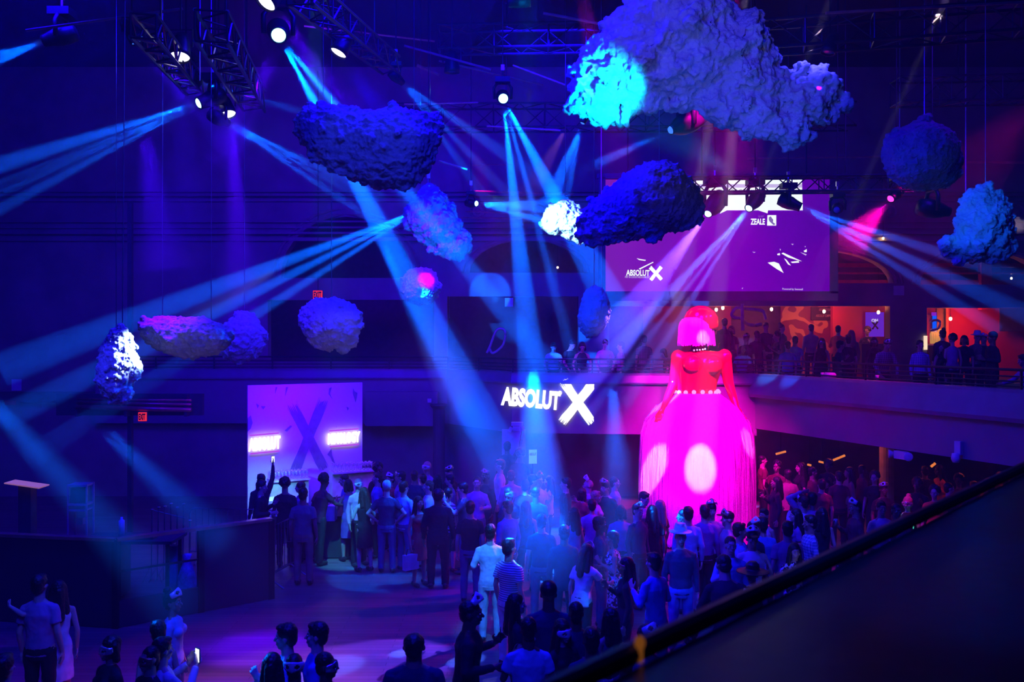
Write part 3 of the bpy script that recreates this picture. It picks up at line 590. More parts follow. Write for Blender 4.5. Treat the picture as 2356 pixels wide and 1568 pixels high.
def fringe(name, layers, m, parent, width, seg=9, jit=.02):
    mb = MB(); rnd = random.Random(3)
    for prof, n in layers:
        zs = [p[0] for p in prof]; rs = [p[1] for p in prof]
        for i in range(n):
            a = 2*PI*(i+rnd.random())/n; z0 = zs[0]; z1 = zs[-1]+rnd.uniform(-.02, .10); ph = rnd.uniform(0, 6.3); am = rnd.uniform(0, jit); dr = rnd.uniform(-jit, jit*1.6); V = []
            w = width*rnd.uniform(.6, 1.5)
            for k in range(seg+1):
                z = z0+(z1-z0)*k/seg; r = np.interp(-z, [-q for q in zs], rs)+dr*min(1, k/2); aa = a+am*math.sin(ph+z*3)/max(r, .3)
                c = Vector((r*math.cos(aa), r*math.sin(aa)*.92, z)); tdir = Vector((-math.sin(aa), math.cos(aa), 0)); tw = math.sin(ph+z*2)*.5
                tdir = tdir*math.cos(tw)+Vector((math.cos(aa), math.sin(aa), 0))*math.sin(tw); V += [c-tdir*w/2, c+tdir*w/2]
            mb.add(V, [(2*k, 2*k+1, 2*k+3, 2*k+2) for k in range(seg)])
    me = mb.mesh(name, True); return put(name, me, m, parent)
m_fr = mat('magenta_fringe', (.95, .10, .75), .45, 0, .25, 40)
m_fr2 = mat('magenta_lining', (.5, .03, .35), .7)
sk = [(3.37, .50), (3.30, .60), (3.2, .74), (3.08, .90), (2.9, 1.06), (2.7, 1.17), (2.45, 1.23), (2.0, 1.26), (1.2, 1.27), (.5, 1.27), (.06, 1.28)]
o = MB().lathe([(max(.02, r-.08), z) for z, r in sk], (0, 0, 0), 32).obj('skirt_lining', m_fr2, stat, True); o.location = (sx0, SD, 0); o.scale = (1, .92, 1)
cut = lambda a, dr: [(z, r+dr) for z, r in sk if z <= a]
o = fringe('skirt_fringe', [(sk, 1100), (cut(3.1, .02), 700), (cut(2.75, .03), 800), (cut(2.1, .03), 500)], m_fr, stat, .014); o.location = (sx0, SD, 0)
bob = [(5.07, .30), (5.02, .35), (4.9, .37), (4.7, .38), (4.46, .40)]
o = fringe('hair', [(bob, 420), ([(z, r+.02) for z, r in bob], 300)], m_fr, stat, .014, 6, .01); o.location = Q(1601, 770, -.05)-Vector((0, 0, 4.7)); 
MB().lathe([(.26, 5.10), (.33, 5.02), (.35, 4.9), (.35, 4.55)], (0, 0, 0), 24).obj('hair_cap', m_fr2, stat, True).location = o.location
m_bead = mat('glowing_pearl_bead', (.9, .85, .9), .2, 0, .02, emit=(1, .8, 1), est=.5)  # beads emit weakly so they look lit white
for k in range(16):
    a = 2*PI*k/16+.1; MB().ell((0, 0, 0), .05, None, 10, 7).obj('belt_bead', m_bead, stat, True, (sx0+.50*math.cos(a), SD+.40*math.sin(a), 3.40+.01*math.sin(3*a)))
for x, y in ((1591, 805), (1598, 804), (1604, 804), (1611, 803), (1616, 802)): MB().ell((0, 0, 0), .022, None, 8, 6).obj('necklace_bead', m_bead, stat, True, Q(x, y, -.28))
# ================================================================ video screen
def brush_x(w, h, seed=1, rag=.12, wd=.2):
    """the two crossed brush strokes, w wide and h tall about its middle"""
    rnd = random.Random(seed); loops = []
    for (a, b) in (((-.46, .47), (.5, -.46)), ((.46, .5), (-.42, -.5))):
        a = Vector((a[0]*w, a[1]*h)); b = Vector((b[0]*w, b[1]*h)); d = (b-a).normalized(); n = Vector((-d.y, d.x)); L = (b-a).length; W_ = w*wd
        k = 7; lp = []
        for i in range(k*2+1): u = -1+i/k; lp.append(a+n*W_*u*.95+d*(rnd.uniform(0, rag)*L if i % 2 else -rnd.uniform(-.02, .03)*L))
        for i in range(1, 8): lp.append(a+d*L*i/8+n*W_*(.95-.16*math.sin(PI*i/8)+rnd.uniform(-.05, .05)))
        for i in range(k*2+1): u = 1-i/k; lp.append(b+n*W_*u*.8-d*(rnd.uniform(0, rag*.8)*L if i % 2 else 0))
        for i in range(7, 0, -1): lp.append(a+d*L*i/8-n*W_*(.95-.16*math.sin(PI*i/8)+rnd.uniform(-.05, .05)))
        loops.append([(p.x, p.y) for p in lp])
    return loops
def X_mesh(name, w, h, M, seed=1, t=.012, wd=.2, rag=.12):
    mb = MB(); L = brush_x(w, h, seed, rag, wd)
    for i, lp in enumerate(L):
        me = outline_mesh('t', [lp], t, Matrix.Translation((0, -i*.001, 0))); me.transform(M)
        mb.add([v.co for v in me.vertices], [tuple(p.vertices) for p in me.polygons]); bpy.data.meshes.remove(me)
    return mb.mesh(name)
VD = 20.5; a = W(1393, 670, VD); b = W(1908, 413, VD)
scr = empty('video_screen', 'huge purple video screen with white lettering hanging over the balcony', 'screen', ((a.x+b.x)/2, VD, (a.z+b.z)/2), 0)
sw, sh = b.x-a.x, b.z-a.z
g = bpy.data.materials.new('screen_picture'); g.use_nodes = True; N = g.node_tree.nodes; Lk = g.node_tree.links; N.clear()
tc = N.new('ShaderNodeTexCoord'); sp = N.new('ShaderNodeSeparateXYZ'); cr = N.new('ShaderNodeValToRGB'); e = N.new('ShaderNodeEmission'); out = N.new('ShaderNodeOutputMaterial')
mp = N.new('ShaderNodeMapRange'); mp.inputs[1].default_value = -sw/2; mp.inputs[2].default_value = sw/2; e.inputs[1].default_value = 1.05
nz = N.new('ShaderNodeTexNoise'); nz.inputs['Scale'].default_value = .7; ad = N.new('ShaderNodeMath'); ad.operation = 'MULTIPLY_ADD'; ad.inputs[1].default_value = .35; 
cr.color_ramp.elements[0].color = (.19, .012, .42, 1); cr.color_ramp.elements[1].color = (.09, .0, .33, 1); cr.color_ramp.elements[1].position = 1
m2 = cr.color_ramp.elements.new(.5); m2.color = (.16, .0, .45, 1)
Lk.new(tc.outputs['Object'], sp.inputs[0]); Lk.new(sp.outputs[0], mp.inputs[0]); Lk.new(tc.outputs['Object'], nz.inputs['Vector']); Lk.new(nz.outputs['Fac'], ad.inputs[0]); Lk.new(mp.outputs[0], ad.inputs[2])
sb = N.new('ShaderNodeMath'); sb.operation = 'SUBTRACT'; sb.inputs[1].default_value = .17; Lk.new(ad.outputs[0], sb.inputs[0])
Lk.new(sb.outputs[0], cr.inputs[0]); Lk.new(cr.outputs[0], e.inputs[0]); Lk.new(e.outputs[0], out.inputs[0])
MB().box((0, 0, 0), (sw, .05, sh)).obj('display', g, scr)
m_fr_ = mat('screen_border', (.05, .045, .07), .6)
mb = MB(); mb.box((0, .06, 0), (sw+.02, .05, sh+.02))
mb.box((-sw/2-.08, .03, 0), (.16, .12, sh+.1)).box((sw/2+.1, .03, 0), (.2, .12, sh+.1)).box((0, .03, -sh/2-.11), (sw+.4, .12, .22)).box((0, .03, sh/2+.08), (sw+.4, .12, .12)); mb.obj('border', m_fr_, scr)
for sx in (-1, 1): MB().tube([(sx*sw*.4, .05, sh/2), (sx*sw*.4, .05, 12.49-scr.location.z)], .02, 6).obj('hanging_cable', M_BLACK, scr)
G_W = glow('screen_white', (.80, .88, .85), 1.25); G_W2 = glow('screen_white_soft', (.55, .45, .75), 1.1); G_P = glow('screen_mark', (.25, .15, .5), .9)
S0 = scr.location
def SL(x, y): p = W(x, y, VD)-S0; return (p.x, p.z)
def spoly(name, pts, m, dy=-.03):
    me = outline_mesh(name, [[SL(x, y) for x, y in pts]], .008, Matrix.Translation((0, dy, 0))); return put(name, me, m, scr)
def stext(name, s, x0, y0, x1, y1, m, dy=-.034, bold=.012, sl=0):
    (ax, az), (bx, bz) = SL(x0, y1), SL(x1, y0)
    return put(name, text_mesh(name, s, bz-az, bx-ax, Matrix.Translation((ax, dy, az)) @ Matrix.Rotation(R(sl), 4, 'Y'), .006, bold), m, scr)
spoly('speech_bubble', [(1545, 413), (1844, 413), (1846, 484), (1766, 484), (1765, 491), (1744, 484), (1672, 484), (1655, 492), (1660, 484), (1560, 480)], G_W)
spoly('top_strip', [(1560, 424), (1844, 424), (1844, 432), (1560, 432)], G_W2, -.035)
stext('lettering', 'SOUNDX  BROOKLYN ~NYC', 1610, 434, 1802, 445, glow('screen_grey', (.5, .53, .55), .9), -.036, .01, 1)
stext('lettering', 'ZEALE', 1726, 503, 1759, 517, G_W, bold=.03)
stext('lettering', 'DJ SET', 1744, 496, 1757, 501, G_P, bold=.0)
spoly('picture_tile', [(1765, 495), (1785, 495), (1785, 519), (1764, 519)], G_W)
spoly('picture_mark', [(1768, 500), (1772, 498), (1778, 506), (1777, 511), (1783, 516), (1779, 518), (1770, 510), (1768, 506)], G_P, -.036)
stext('lettering', 'ABSOLUT', 1440, 620, 1494, 634, G_W, bold=.03, sl=1)
stext('lettering', 'ART & COCKTAILS & MUSIC', 1437, 634, 1495, 639, G_W2, bold=.01, sl=1)
p = SL(1508, 629); k = 31/F*VD
put('brush_mark', X_mesh('brush_mark', k*.9, k, Matrix.Translation((p[0], -.036, p[1])), 3, .006, .17, .03), G_W, scr)
for pts in ([(1469, 618), (1502, 602), (1503, 604), (1472, 620)], [(1464, 594), (1474, 596), (1486, 598), (1484, 600), (1470, 598)], [(1765, 604), (1780, 602), (1791, 606), (1802, 628), (1785, 618)],
            [(1797, 583), (1801, 581), (1844, 601), (1838, 600), (1812, 592)], [(1803, 594), (1808, 597), (1819, 611), (1812, 608)], [(1818, 602), (1836, 600), (1838, 604), (1822, 605)],
            [(1787, 584), (1793, 582), (1794, 587), (1788, 587)], [(1848, 577), (1855, 573), (1855, 580), (1850, 580)], [(1840, 580), (1855, 585), (1853, 588)], [(1819, 561), (1825, 561), (1823, 564)], [(1793, 572), (1796, 574), (1794, 577)],
            [(1706, 663), (1709, 661), (1707, 665)], [(1730, 579), (1738, 580), (1734, 582)], [(1850, 567), (1853, 566), (1852, 569)]): spoly('shard', pts, G_W if len(pts) > 3 else G_W2)
stext('lettering', 'Powered by Seenwall', 1799, 662, 1846, 668, G_W2, bold=.008, sl=1)
# ================================================================ projected lettering on the balcony front, built as glowing letter shapes
fa = fp[2]; fb = fp[3]; fd = (fb-fa).normalized(); fn = Vector((fd.y, -fd.x, 0)); fn = fn if fn.y < 0 else -fn
def on_fascia(x, y, off=.09):
    """point on the balcony front seen at x, y"""
    r = W(x, y, 1)-Vector((0, 0, CZ)); t = (fa+fn*off).dot(fn)/r.dot(fn); return Vector((0, 0, CZ))+r*t
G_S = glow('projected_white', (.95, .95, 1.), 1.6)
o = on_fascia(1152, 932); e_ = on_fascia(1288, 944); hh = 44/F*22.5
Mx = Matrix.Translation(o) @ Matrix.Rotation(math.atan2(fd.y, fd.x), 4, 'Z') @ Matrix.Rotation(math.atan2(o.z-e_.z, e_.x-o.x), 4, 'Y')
put1 = text_mesh('projected_lettering', 'ABSOLUT', hh, (e_-o).length*.995, Mx, .02, .055)
wl = put('projected_lettering', put1, G_S); tag(wl, 'projected white word and big brush stroke X on the balcony front left of the mannequin', 'sign')
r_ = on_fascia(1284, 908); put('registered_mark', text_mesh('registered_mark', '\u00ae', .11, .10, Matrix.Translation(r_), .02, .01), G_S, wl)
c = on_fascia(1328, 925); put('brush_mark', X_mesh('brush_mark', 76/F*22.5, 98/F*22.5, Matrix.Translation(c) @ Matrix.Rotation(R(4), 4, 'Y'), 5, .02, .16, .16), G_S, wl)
# ================================================================ cocktail bar backdrop at left
bd = Vector(W(570, 1110, 20.3)); be = Vector(W(834, 1110, 21.6)); bdir = Vector((be.x-bd.x, be.y-bd.y, 0)); bw = bdir.length; bdir.normalize(); rz = math.atan2(bdir.y, bdir.x)
bk = empty('bar_backdrop', 'tall violet printed backdrop with dark brush X and two glowing words behind the left bar', 'backdrop', (bd.x, bd.y, 0), rz)
mp_ = bpy.data.materials.new('speckled_print'); mp_.use_nodes = True; N = mp_.node_tree.nodes; Lk = mp_.node_tree.links; b_ = N['Principled BSDF']; b_.inputs['Roughness'].default_value = .6
tc = N.new('ShaderNodeTexCoord'); mpn = N.new('ShaderNodeMapping'); mpn.inputs['Rotation'].default_value = (0, .5, 0); mpn.inputs['Scale'].default_value = (9, 1, 2.2); vo = N.new('ShaderNodeTexNoise'); vo.inputs['Scale'].default_value = 1.0; vo.inputs['Detail'].default_value = 6; vo.inputs['Roughness'].default_value = .8
rp = N.new('ShaderNodeValToRGB'); rp.color_ramp.elements[0].position = .30; rp.color_ramp.elements[1].position = .34; rp.color_ramp.elements[0].color = (.12, .1, .15, 1); rp.color_ramp.elements[1].color = (.8, .75, .82, 1)
Lk.new(tc.outputs['Object'], mpn.inputs[0]); Lk.new(mpn.outputs[0], vo.inputs['Vector']); Lk.new(vo.outputs['Fac'], rp.inputs['Fac']); Lk.new(rp.outputs[0], b_.inputs['Base Color'])
zt = 3.52; MB().box((bw/2, .06, zt/2), (bw, .1, zt)).obj('panel', mp_, bk)
def BL(x, y):
    """local x, z on the backdrop"""
    r = W(x, y, 1)-Vector((0, 0, CZ)); n = Vector((bdir.y, -bdir.x, 0)); t = n.dot(Vector((bd.x, bd.y, 0)))/n.dot(r); p = r*t; return ((p-Vector((bd.x, bd.y, 0))).dot(bdir), CZ+p.z)
ink = mat('dark_ink', (.25, .22, .34), .6)
xx, zz = BL(708, 1006); put('brush_mark', X_mesh('brush_mark', .82, 1.72, Matrix.Translation((xx, -.0, zz)), 11, .01, .17, .2), ink, bk)
for k, pts in enumerate(([(753, 1045), (762, 1032), (764, 1046), (772, 1068), (764, 1060), (760, 1050)], [(590, 928), (596, 932), (593, 938)], [(601, 934), (611, 934), (606, 941)], [(634, 890), (638, 890), (633, 905)], [(658, 890), (663, 890), (656, 911)],
        [(570, 962), (577, 955), (581, 972), (577, 985), (570, 992)], [(757, 893), (763, 890), (759, 905), (765, 918), (756, 906)], [(812, 892), (816, 900), (822, 903), (818, 925), (812, 905)], [(797, 935), (803, 938), (800, 944)], [(655, 990), (668, 978), (672, 980), (660, 992)])):
    put('ink_splash', outline_mesh('ink_splash', [[BL(x, y) for x, y in pts]], .01, Matrix.Translation((0, -.002, 0))), ink, bk)
G_N = glow('neon_letters', (1., .8, 1.), 2.6); G_N2 = glow('neon_strip', (.6, .08, 1.), .8)
for s, x0, y0, x1, y1, yt in (('ABSOLUT', 571, 1038, 645, 1031, 30), ('MIXOLOGY', 753, 1022, 827, 1016, 26)):
    a_ = BL(x0, y0); b2 = BL(x1, y1); L_ = math.hypot(b2[0]-a_[0], b2[1]-a_[1]); Mx = Matrix.Translation((a_[0], -.06, a_[1])) @ Matrix.Rotation(-math.atan2(b2[1]-a_[1], b2[0]-a_[0]), 4, 'Y')
    put('neon_word', text_mesh('neon_word', s, yt/F*21, L_, Mx, .05, .03, .12), G_N, bk)
    MB().box((L_/2, 0, yt/F*21+.06), (L_*.9, .03, .03)).obj('neon_strip', G_N2, bk).matrix_local = Mx
    MB().box((L_/2, 0, -.05), (L_*.9, .03, .03)).obj('neon_strip', G_N2, bk).matrix_local = Mx
lamp('AREA', 'backdrop_wash', (bd.x+bw*.5, bd.y-1.4, 3.9), (.10, .0, 1.), 120, (bd.x+bw*.5, bd.y+.5, 1.6), .8)
# shelves with rows of glasses, bar counter
m_gl = bpy.data.materials.new('drinking_glass'); m_gl.use_nodes = True; bb = m_gl.node_tree.nodes['Principled BSDF']; bb.inputs['Base Color'].default_value = (.8, .85, .95, 1); bb.inputs['Roughness'].default_value = .08; bb.inputs['Alpha'].default_value = .45; bb.inputs['Metallic'].default_value = .4
gm = MB().lathe([(.002, 0), (.03, .0), (.03, .004), (.005, .01), (.005, .08), (.03, .11), (.036, .15), (.03, .19), (.027, .19), (.032, .15), (.004, .115)], (0, 0, 0), 12).mesh('wine_glass', True); gm.materials.append(m_gl)
M_SH = mat('pale_laminate', (.6, .55, .65), .4)
def world_b(x, y, out): p = BL(x, y); q = Vector((bd.x, bd.y, 0))+bdir*p[0]+Vector((bdir.y, -bdir.x, 0))*out; return Vector((q.x, q.y, p[1]))
for nm, x0, x1, y, lab in (('left', 612, 700, 1098, 'pale bar shelf lined with glasses at the left of the backdrop'), ('right', 752, 846, 1080, 'pale bar shelf lined with glasses at the right of the backdrop')):
    p0 = world_b(x0, y, .35); p1 = world_b(x1, y-6, .35); z = p0.z-.02; c = (p0+p1)/2; L = (p1-p0).length
    s_ = empty('bar_shelf', lab, 'shelf', (c.x, c.y, 0), rz)
    MB().box((0, 0, z), (L, .42, .04)).obj('board', M_SH, s_); MB().box((0, .05, z-.3), (L*.98, .3, .55)).obj('front_panel', M_SH, s_); MB().box((0, .05, (z-.6)/2), (L*.96, .3, z-.6)).obj('base', M_DARK, s_)
    for r in range(2):
        for k in range(11):
            g_ = bpy.data.objects.new('wine_glass', gm); COL.objects.link(g_); q = c+bdir*(L*(k+.5)/11-L/2)-Vector((bdir.y, -bdir.x, 0))*(-.08+r*.16)
            g_.location = (q.x, q.y, z+.02); tag(g_, 'clear stemmed glass in the rows on the %s end of the bar behind the crowd' % nm, 'glass', 'glasses on the %s bar shelf' % nm)
m_cy = mat('white_counter_top', (.85, .85, .85), .3)
p = W(625, 1150, 19.6); t = empty('bar_counter', 'white topped bar counter lit cyan between the dark suited man and the dark haired guest', 'counter', (p.x, 19.6, 0), rz)
MB().box((0, 0, .98), (.75, .55, .06)).obj('top', m_cy, t); MB().box((0, .02, .7), (.7, .45, .12)).obj('shelf', m_cy, t); MB().box((0, .05, .32), (.7, .4, .64)).obj('base', M_DARK, t)
lamp('AREA', 'bar_light', (p.x+.1, 19.3, 1.7), (.2, .8, 1.), 14, (p.x, 19.7, .8), .3)
p = W(757, 1182, 18.6); t = empty('folding_table', 'dark cloth covered table with white boxes on it in front of the bar guests', 'table', (p.x, 18.6, 0))
MB().box((0, 0, .74), (1.2, .6, .04)).obj('tabletop', M_DARK, t); MB().loft([[Vector((sx*(.6+e), sy*(.3+e), z)) for sx, sy in ((-1, -1), (1, -1), (1, 1), (-1, 1))] for z, e in ((.76, 0), (.4, .01), (.02, .03))]).obj('tablecloth', mat('black_cloth', (.03, .03, .04), .8), t)
tag(MB().box((p.x+.02, 18.5, .92), (.30, .24, .32)).obj('cardboard_box', mat('white_card', (.8, .72, .7), .7)), 'tall white box on the dark table in front of the bar', 'box')
tag(MB().box((p.x-.24, 18.45, .82), (.16, .2, .12)).obj('cardboard_box', mat('white_card', (.8, .72, .7), .7)), 'low white box beside the taller one on the dark table', 'box')
# ================================================================ left side: stage, barriers, equipment
m_pan = mat('black_stage_panel', (.04, .04, .05), .5, 0, .2, 1)
A_ = Vector((-4.3, 15.5, 0)); B_ = Vector((-6.35, 13.95, 0)); d = (B_-A_).normalized()
t = empty('partition_panel', 'low black partition with bright top edge closing off the stage corner', 'partition', (0, 0, 0))
C_ = A_.lerp(B_, .48)
for i, (P, Q_) in enumerate(((A_, C_), (C_, B_), (B_, B_+Vector((-4.2, .7, 0))))):
    c = (P+Q_)/2; L = (Q_-P).length; M = Matrix.Rotation(math.atan2((Q_-P).y, (Q_-P).x), 3, 'Z')
    MB().box((c.x, c.y, .70 if i != 1 else .22), (L, .06, 1.38 if i != 1 else .42), M).obj('panel', m_pan, t)
    if i == 1: MB().box((c.x, c.y, .9), (L, .03, .03), M).obj('mid_rail', M_BLACK, t)
    MB().box((c.x, c.y, 1.42), (L, .14, .05), M).obj('top_rail', mat('orange_lit_rail', (.35, .18, .12), .25), t)  # orange light on the top edge is put into the rail colour
    MB().box((P.x, P.y, .71), (.1, .1, 1.42), M).obj('post', M_BLACK, t)
def barrier(c, ang, L, label):
    t = empty('crowd_barrier', label, 'barrier', (c.x, c.y, 0), ang, 'steel crowd barriers'); r = .12; h = 1.1
    pts = [(-L/2, 0, .18)]+[(-L/2, 0, h-r)]+[(-L/2+r-r*math.cos(a), 0, h-r+r*math.sin(a)) for a in (.5, 1.0, PI/2)]+[(L/2-r+r*math.sin(a), 0, h-r+r*math.cos(a)) for a in (0, .5, 1.)]+[(L/2, 0, h-r), (L/2, 0, .18)]
    MB().tube(pts, .02, 8).obj('frame', M_CHROME, t, True); MB().tube([(-L/2, 0, .2), (L/2, 0, .2)], .018, 8).obj('bottom_rail', M_CHROME, t)
    n = int(L/.13)
    for k in range(1, n): MB().tube([(-L/2+L*k/n, 0, .2), (-L/2+L*k/n, 0, h)], .008, 6).obj('bar', M_CHROME, t)
    for s in (-1, 1):
        MB().tube([(s*L*.36, -.35, .015), (s*L*.36, -.05, .2), (s*L*.36, .05, .2), (s*L*.36, .35, .015)], .018, 6).obj('foot', M_CHROME, t)
barrier(W(538, 1200, 18.0), R(-6), 1.9, 'steel crowd barrier seen broadside behind the black partition')
barrier(W(640, 1200, 16.6), R(78), 1.3, 'steel crowd barrier seen end-on beside the partition, catching cyan light')
m_pipe2 = mat('red_lit_pipe', (.45, .12, .10), .3, .4)
t = empty('wall_pipes', 'thick reddish pipes running along the dark wall above the lower exit sign', 'pipe', (0, 0, 0))
for y0, y1, r in ((936, 942, .055), (925, 930, .035), (917, 920, .03)):
    MB().tube([W(176, y0, 20), W(300, y0+3, 20), W(440, y1, 20)], r, 10).obj('pipe', m_pipe2, t, True)
for x in (180, 293, 430): MB().box(W(x, 932, 20.08), (.06, .2, .5)).obj('bracket', M_DARK, t)
MB().box(W(300, 930, 20.22), (3.4, .1, .5)).obj('backing_panel', M_DARK, t)
MB().box(W(300, 860, 20.3), (.1, .1, 8), None).obj('support_post', M_DARK, t)
def exit_sign(x, y, D, w, h, lab, hang):
    p = W(x, y, D); t = empty('exit_sign', lab, 'sign', p); ww, hh = w/F*D, h/F*D
    MB().box((0, 0, 0), (ww, .05, hh)).obj('face', glow('exit_red', (1, .03, .04), .85), t)
    MB().box((0, .035, 0), (ww+.03, .03, hh+.03)).obj('housing', M_DARK, t)
    put('lettering', text_mesh('lettering', 'EXIT', hh*.72, ww*.82, Matrix.Translation((-ww*.41, -.03, -hh*.36)), .01, .03), mat('exit_letters', (.08, .0, .0), .5), t)
    MB().tube([(0, .03, hh/2), (0, .03, hang)], .012, 5).obj('stem', M_DARK, t)
exit_sign(328, 958, 19.95, 18, 20, 'red EXIT sign hanging under the reddish pipes at left', .2)
exit_sign(731, 678, 25.2, 21, 20, 'red EXIT sign above the purple cloud', 6.5)
# desk with equipment
m_flight = mat('flight_case', (.06, .06, .08), .4)
t = empty('equipment_desk', 'long dark sound desk in the shadows at the left edge', 'desk', (-8.6, 15.4, 0), R(4))
MB().box((0, 0, .98), (3.4, .8, .05)).obj('desktop', m_flight, t); MB().box((0, .1, .5), (3.3, .6, .92)).obj('cabinet', m_flight, t)
p = W(62, 1113, 15.4); o = tag(MB().box((p.x, 15.4, p.z), (.62, .34, .02), Matrix.Rotation(R(8), 3, 'Y')).obj('paper_sheet', mat('glowing_salmon_paper', (.9, .45, .35), .6, emit=(1, .4, .3), est=.25)), 'pale salmon sheet lit on the desk at the left edge', 'paper')  # paper emits weakly in place of light falling on it
o = tag(MB().box((p.x, 15.42, (p.z-.01+1.01)/2), (.22, .2, p.z-1.03)).obj('console_box', m_flight), 'dark console holding up the lit sheet at the left edge', 'console')
t = empty('equipment_rack', 'dark framed rack with violet edges standing left of the stage barrier', 'rack', W(186, 1190, 16)*1.0); t.location.z = 0
m_vi = mat('violet_rack_edge', (.35, .12, .35), .35)
for z, w_ in ((1.95, .34), (1.60, .34), (1.5, .30), (.95, .30), (.85, .32)): MB().box((0, 0, z), (w_, .3, .035)).obj('shelf', m_vi, t)
for sx in (-1, 1):
    MB().box((sx*.17, -.13, 1.0), (.025, .025, 1.95)).obj('upright', m_vi, t); MB().box((sx*.17, .13, 1.0), (.025, .025, 1.95)).obj('upright', m_vi, t)
MB().box((0, .0, 1.77), (.28, .22, .26)).obj('amplifier', m_flight, t); MB().box((0, 0, 1.28), (.12, .1, .12)).obj('small_unit', m_vi, t)
MB().box((0, 0, .4), (.34, .3, .8)).obj('base_case', m_flight, t)
t = empty('drum_stands', 'cluster of chrome stands glinting beside the barrier', 'stand', W(390, 1200, 16.6)); t.location.z = 0
rn = random.Random(5)
for k in range(7):
    x = -.35+.12*k; z = rn.uniform(1.15, 1.5); MB().tube([(x, 0, .02), (x+.02, 0, z)], .012, 6).obj('pole', M_CHROME, t); MB().ell((x+.02, 0, z), (.035, .035, .02)).obj('clamp', M_CHROME, t)
    MB().tube([(x-.12, -.12, .01), (x, 0, .3), (x+.12, -.1, .01)], .008, 5).obj('foot', M_CHROME, t)
MB().tube([(-.3, 0, 1.35), (.3, 0, 1.2)], .012, 6).obj('cross_arm', M_CHROME, t)
tag(MB().lathe([(.16, 0), (.2, .1), (.17, .4), (.1, .62), (.05, .75), (.09, .84), (.02, .86)], W(430, 1310, 14.6)*Vector((1, 1, 0)) if False else Vector((W(430, 1310, 15.3).x, 15.3, 0)), 14).obj('plastic_bag', mat('blue_lit_bag', (.25, .3, .8), .25, 0, .3, 12, .6), smooth=True), 'filled plastic bag glowing blue behind the partition', 'bag')  # blue light on the bag is put into its base colour
tag(MB().box(Vector((W(398, 1273, 15.3).x, 15.3, .5)), (.18, .15, 1.0)).obj('flight_case', mat('blue_case', (.12, .14, .5), .3)), 'small upright case beside the plastic bag', 'case')
p = W(280, 1190, 15); tag(MB().lathe([(.05, 0), (.05, .28), (.02, .3), (.02, .34)], (p.x, 15, 1.22), 12).obj('bottle', mat('frosted_bottle', (.5, .5, .9), .3), smooth=True), 'pale upright bottle on the dark stage table', 'bottle')
t = empty('stage_table', 'dark low table on the stage left of the barrier', 'table', (p.x+.2, 15, 0)); MB().box((0, 0, 1.195), (1.6, .7, .05)).obj('tabletop', m_flight, t)
for sx in (-.7, .7):
    for sy in (-.28, .28): MB().box((sx, sy, .585), (.05, .05, 1.17)).obj('leg', M_BLACK, t)
p = W(332, 1213, 14.9); tag(MB().box((p.x, 14.9, 1.25), (.4, .25, .05)).obj('mixing_console', m_flight), 'small mixing console on the dark stage table', 'console')
# speaker posts, wall sheets, safety lights
def sheet(x, y, D, w_, h_, lab, m=M_PAPER, t_=.02):
    p = W(x, y, D); ww, hh = w_/F*D, h_/F*D; o = MB().box((p.x, D, p.z), (ww, t_, hh)).obj('wall_sheet', m); return tag(o, lab, 'notice')
sheet(1171, 695, DB-.2, 19, 20, 'pale square notice on the wall under the middle arch'); sheet(2068, 668, DB-.2, 24, 22, 'pale speaker shaped notice between the two right arches')
sheet(38, 885, 24, 22, 26, 'pale notice on the dark wall at the far left edge'); sheet(988, 921, 24.65, 9, 9, 'small bright white square on the soffit right of the backdrop')
sheet(24, 926, 24, 26, 10, 'reddish plate on the dark wall at the far left edge', mat('rust_plate', (.5, .12, .1), .6)); sheet(1287, 728, 28.4, 30, 60, 'dim framed panel in the lounge behind the middle arch', m_in)
p = on_fascia(1182, 1010, .12); sheet(1182, 1018, 21.9, 54, 62, 'pinkish white standing board under the balcony left of the wall lettering', mat('pink_board', (.6, .4, .6), .6), .06)
def flood(x, y, lab, kind):
    r = W(x, y, 1)-Vector((0, 0, CZ)); a_ = fp[3]; b_ = fp[4]; dd = (b_-a_).normalized(); n = Vector((dd.y, -dd.x, 0)); n = n if n.y < 0 else -n
    tt = (a_+n*.06).dot(n)/r.dot(n); p = Vector((0, 0, CZ))+r*tt; t = empty('emergency_light' if kind else 'wall_camera', lab, 'emergency light' if kind else 'camera', p, math.atan2(dd.y, dd.x))
    if kind:
        MB().box((0, -.05, 0), (.30, .1, .16)).obj('housing', M_WHITEP, t)
        for s in (-1, 1): MB().lathe([(.02, -.02), (.05, 0), (.09, .08), (.085, .09), (.01, .06)], (s*.19, -.07, 0), 14, Matrix.Rotation(R(90+s*0), 3, 'X') @ Matrix.Rotation(R(s*40), 3, 'Y')).obj('lamp_head', M_WHITEP, t, True)
    else:
        MB().box((0, -.04, .1), (.13, .08, .26)).obj('bracket', M_WHITEP, t); MB().lathe([(.0, -.16), (.06, -.15), (.085, -.08), (.07, .02), (.02, .03)], (0, -.12, -.02), 14).obj('dome', M_WHITEP, t, True)
flood(2078, 1046, 'white twin lamp emergency light on the lower edge of the balcony front', 1); flood(2209, 1042, 'white dome camera on a bracket on the balcony front, right of the emergency light', 0)
p = W(1190, 980, 21.9); t = empty('wall_unit', 'pinkish twin lamp unit above the standing board', 'emergency light', p)
MB().box((0, 0, .06), (.30, .1, .09)).obj('top_case', M_WHITEP, t); MB().box((0, 0, -.06), (.22, .1, .12)).obj('housing', M_WHITEP, t); MB().box((-.17, -.04, -.08), (.09, .1, .12), Matrix.Rotation(.5, 3, 'Y')).obj('lamp_head', M_WHITEP, t); MB().box((.13, -.04, -.06), (.1, .1, .12)).obj('lamp_head', mat('magenta_filter', (.9, .1, .8), .3), t)
MB().box((0, .1, -.1), (.1, .12, .1)).obj('bracket', M_DARK, t)
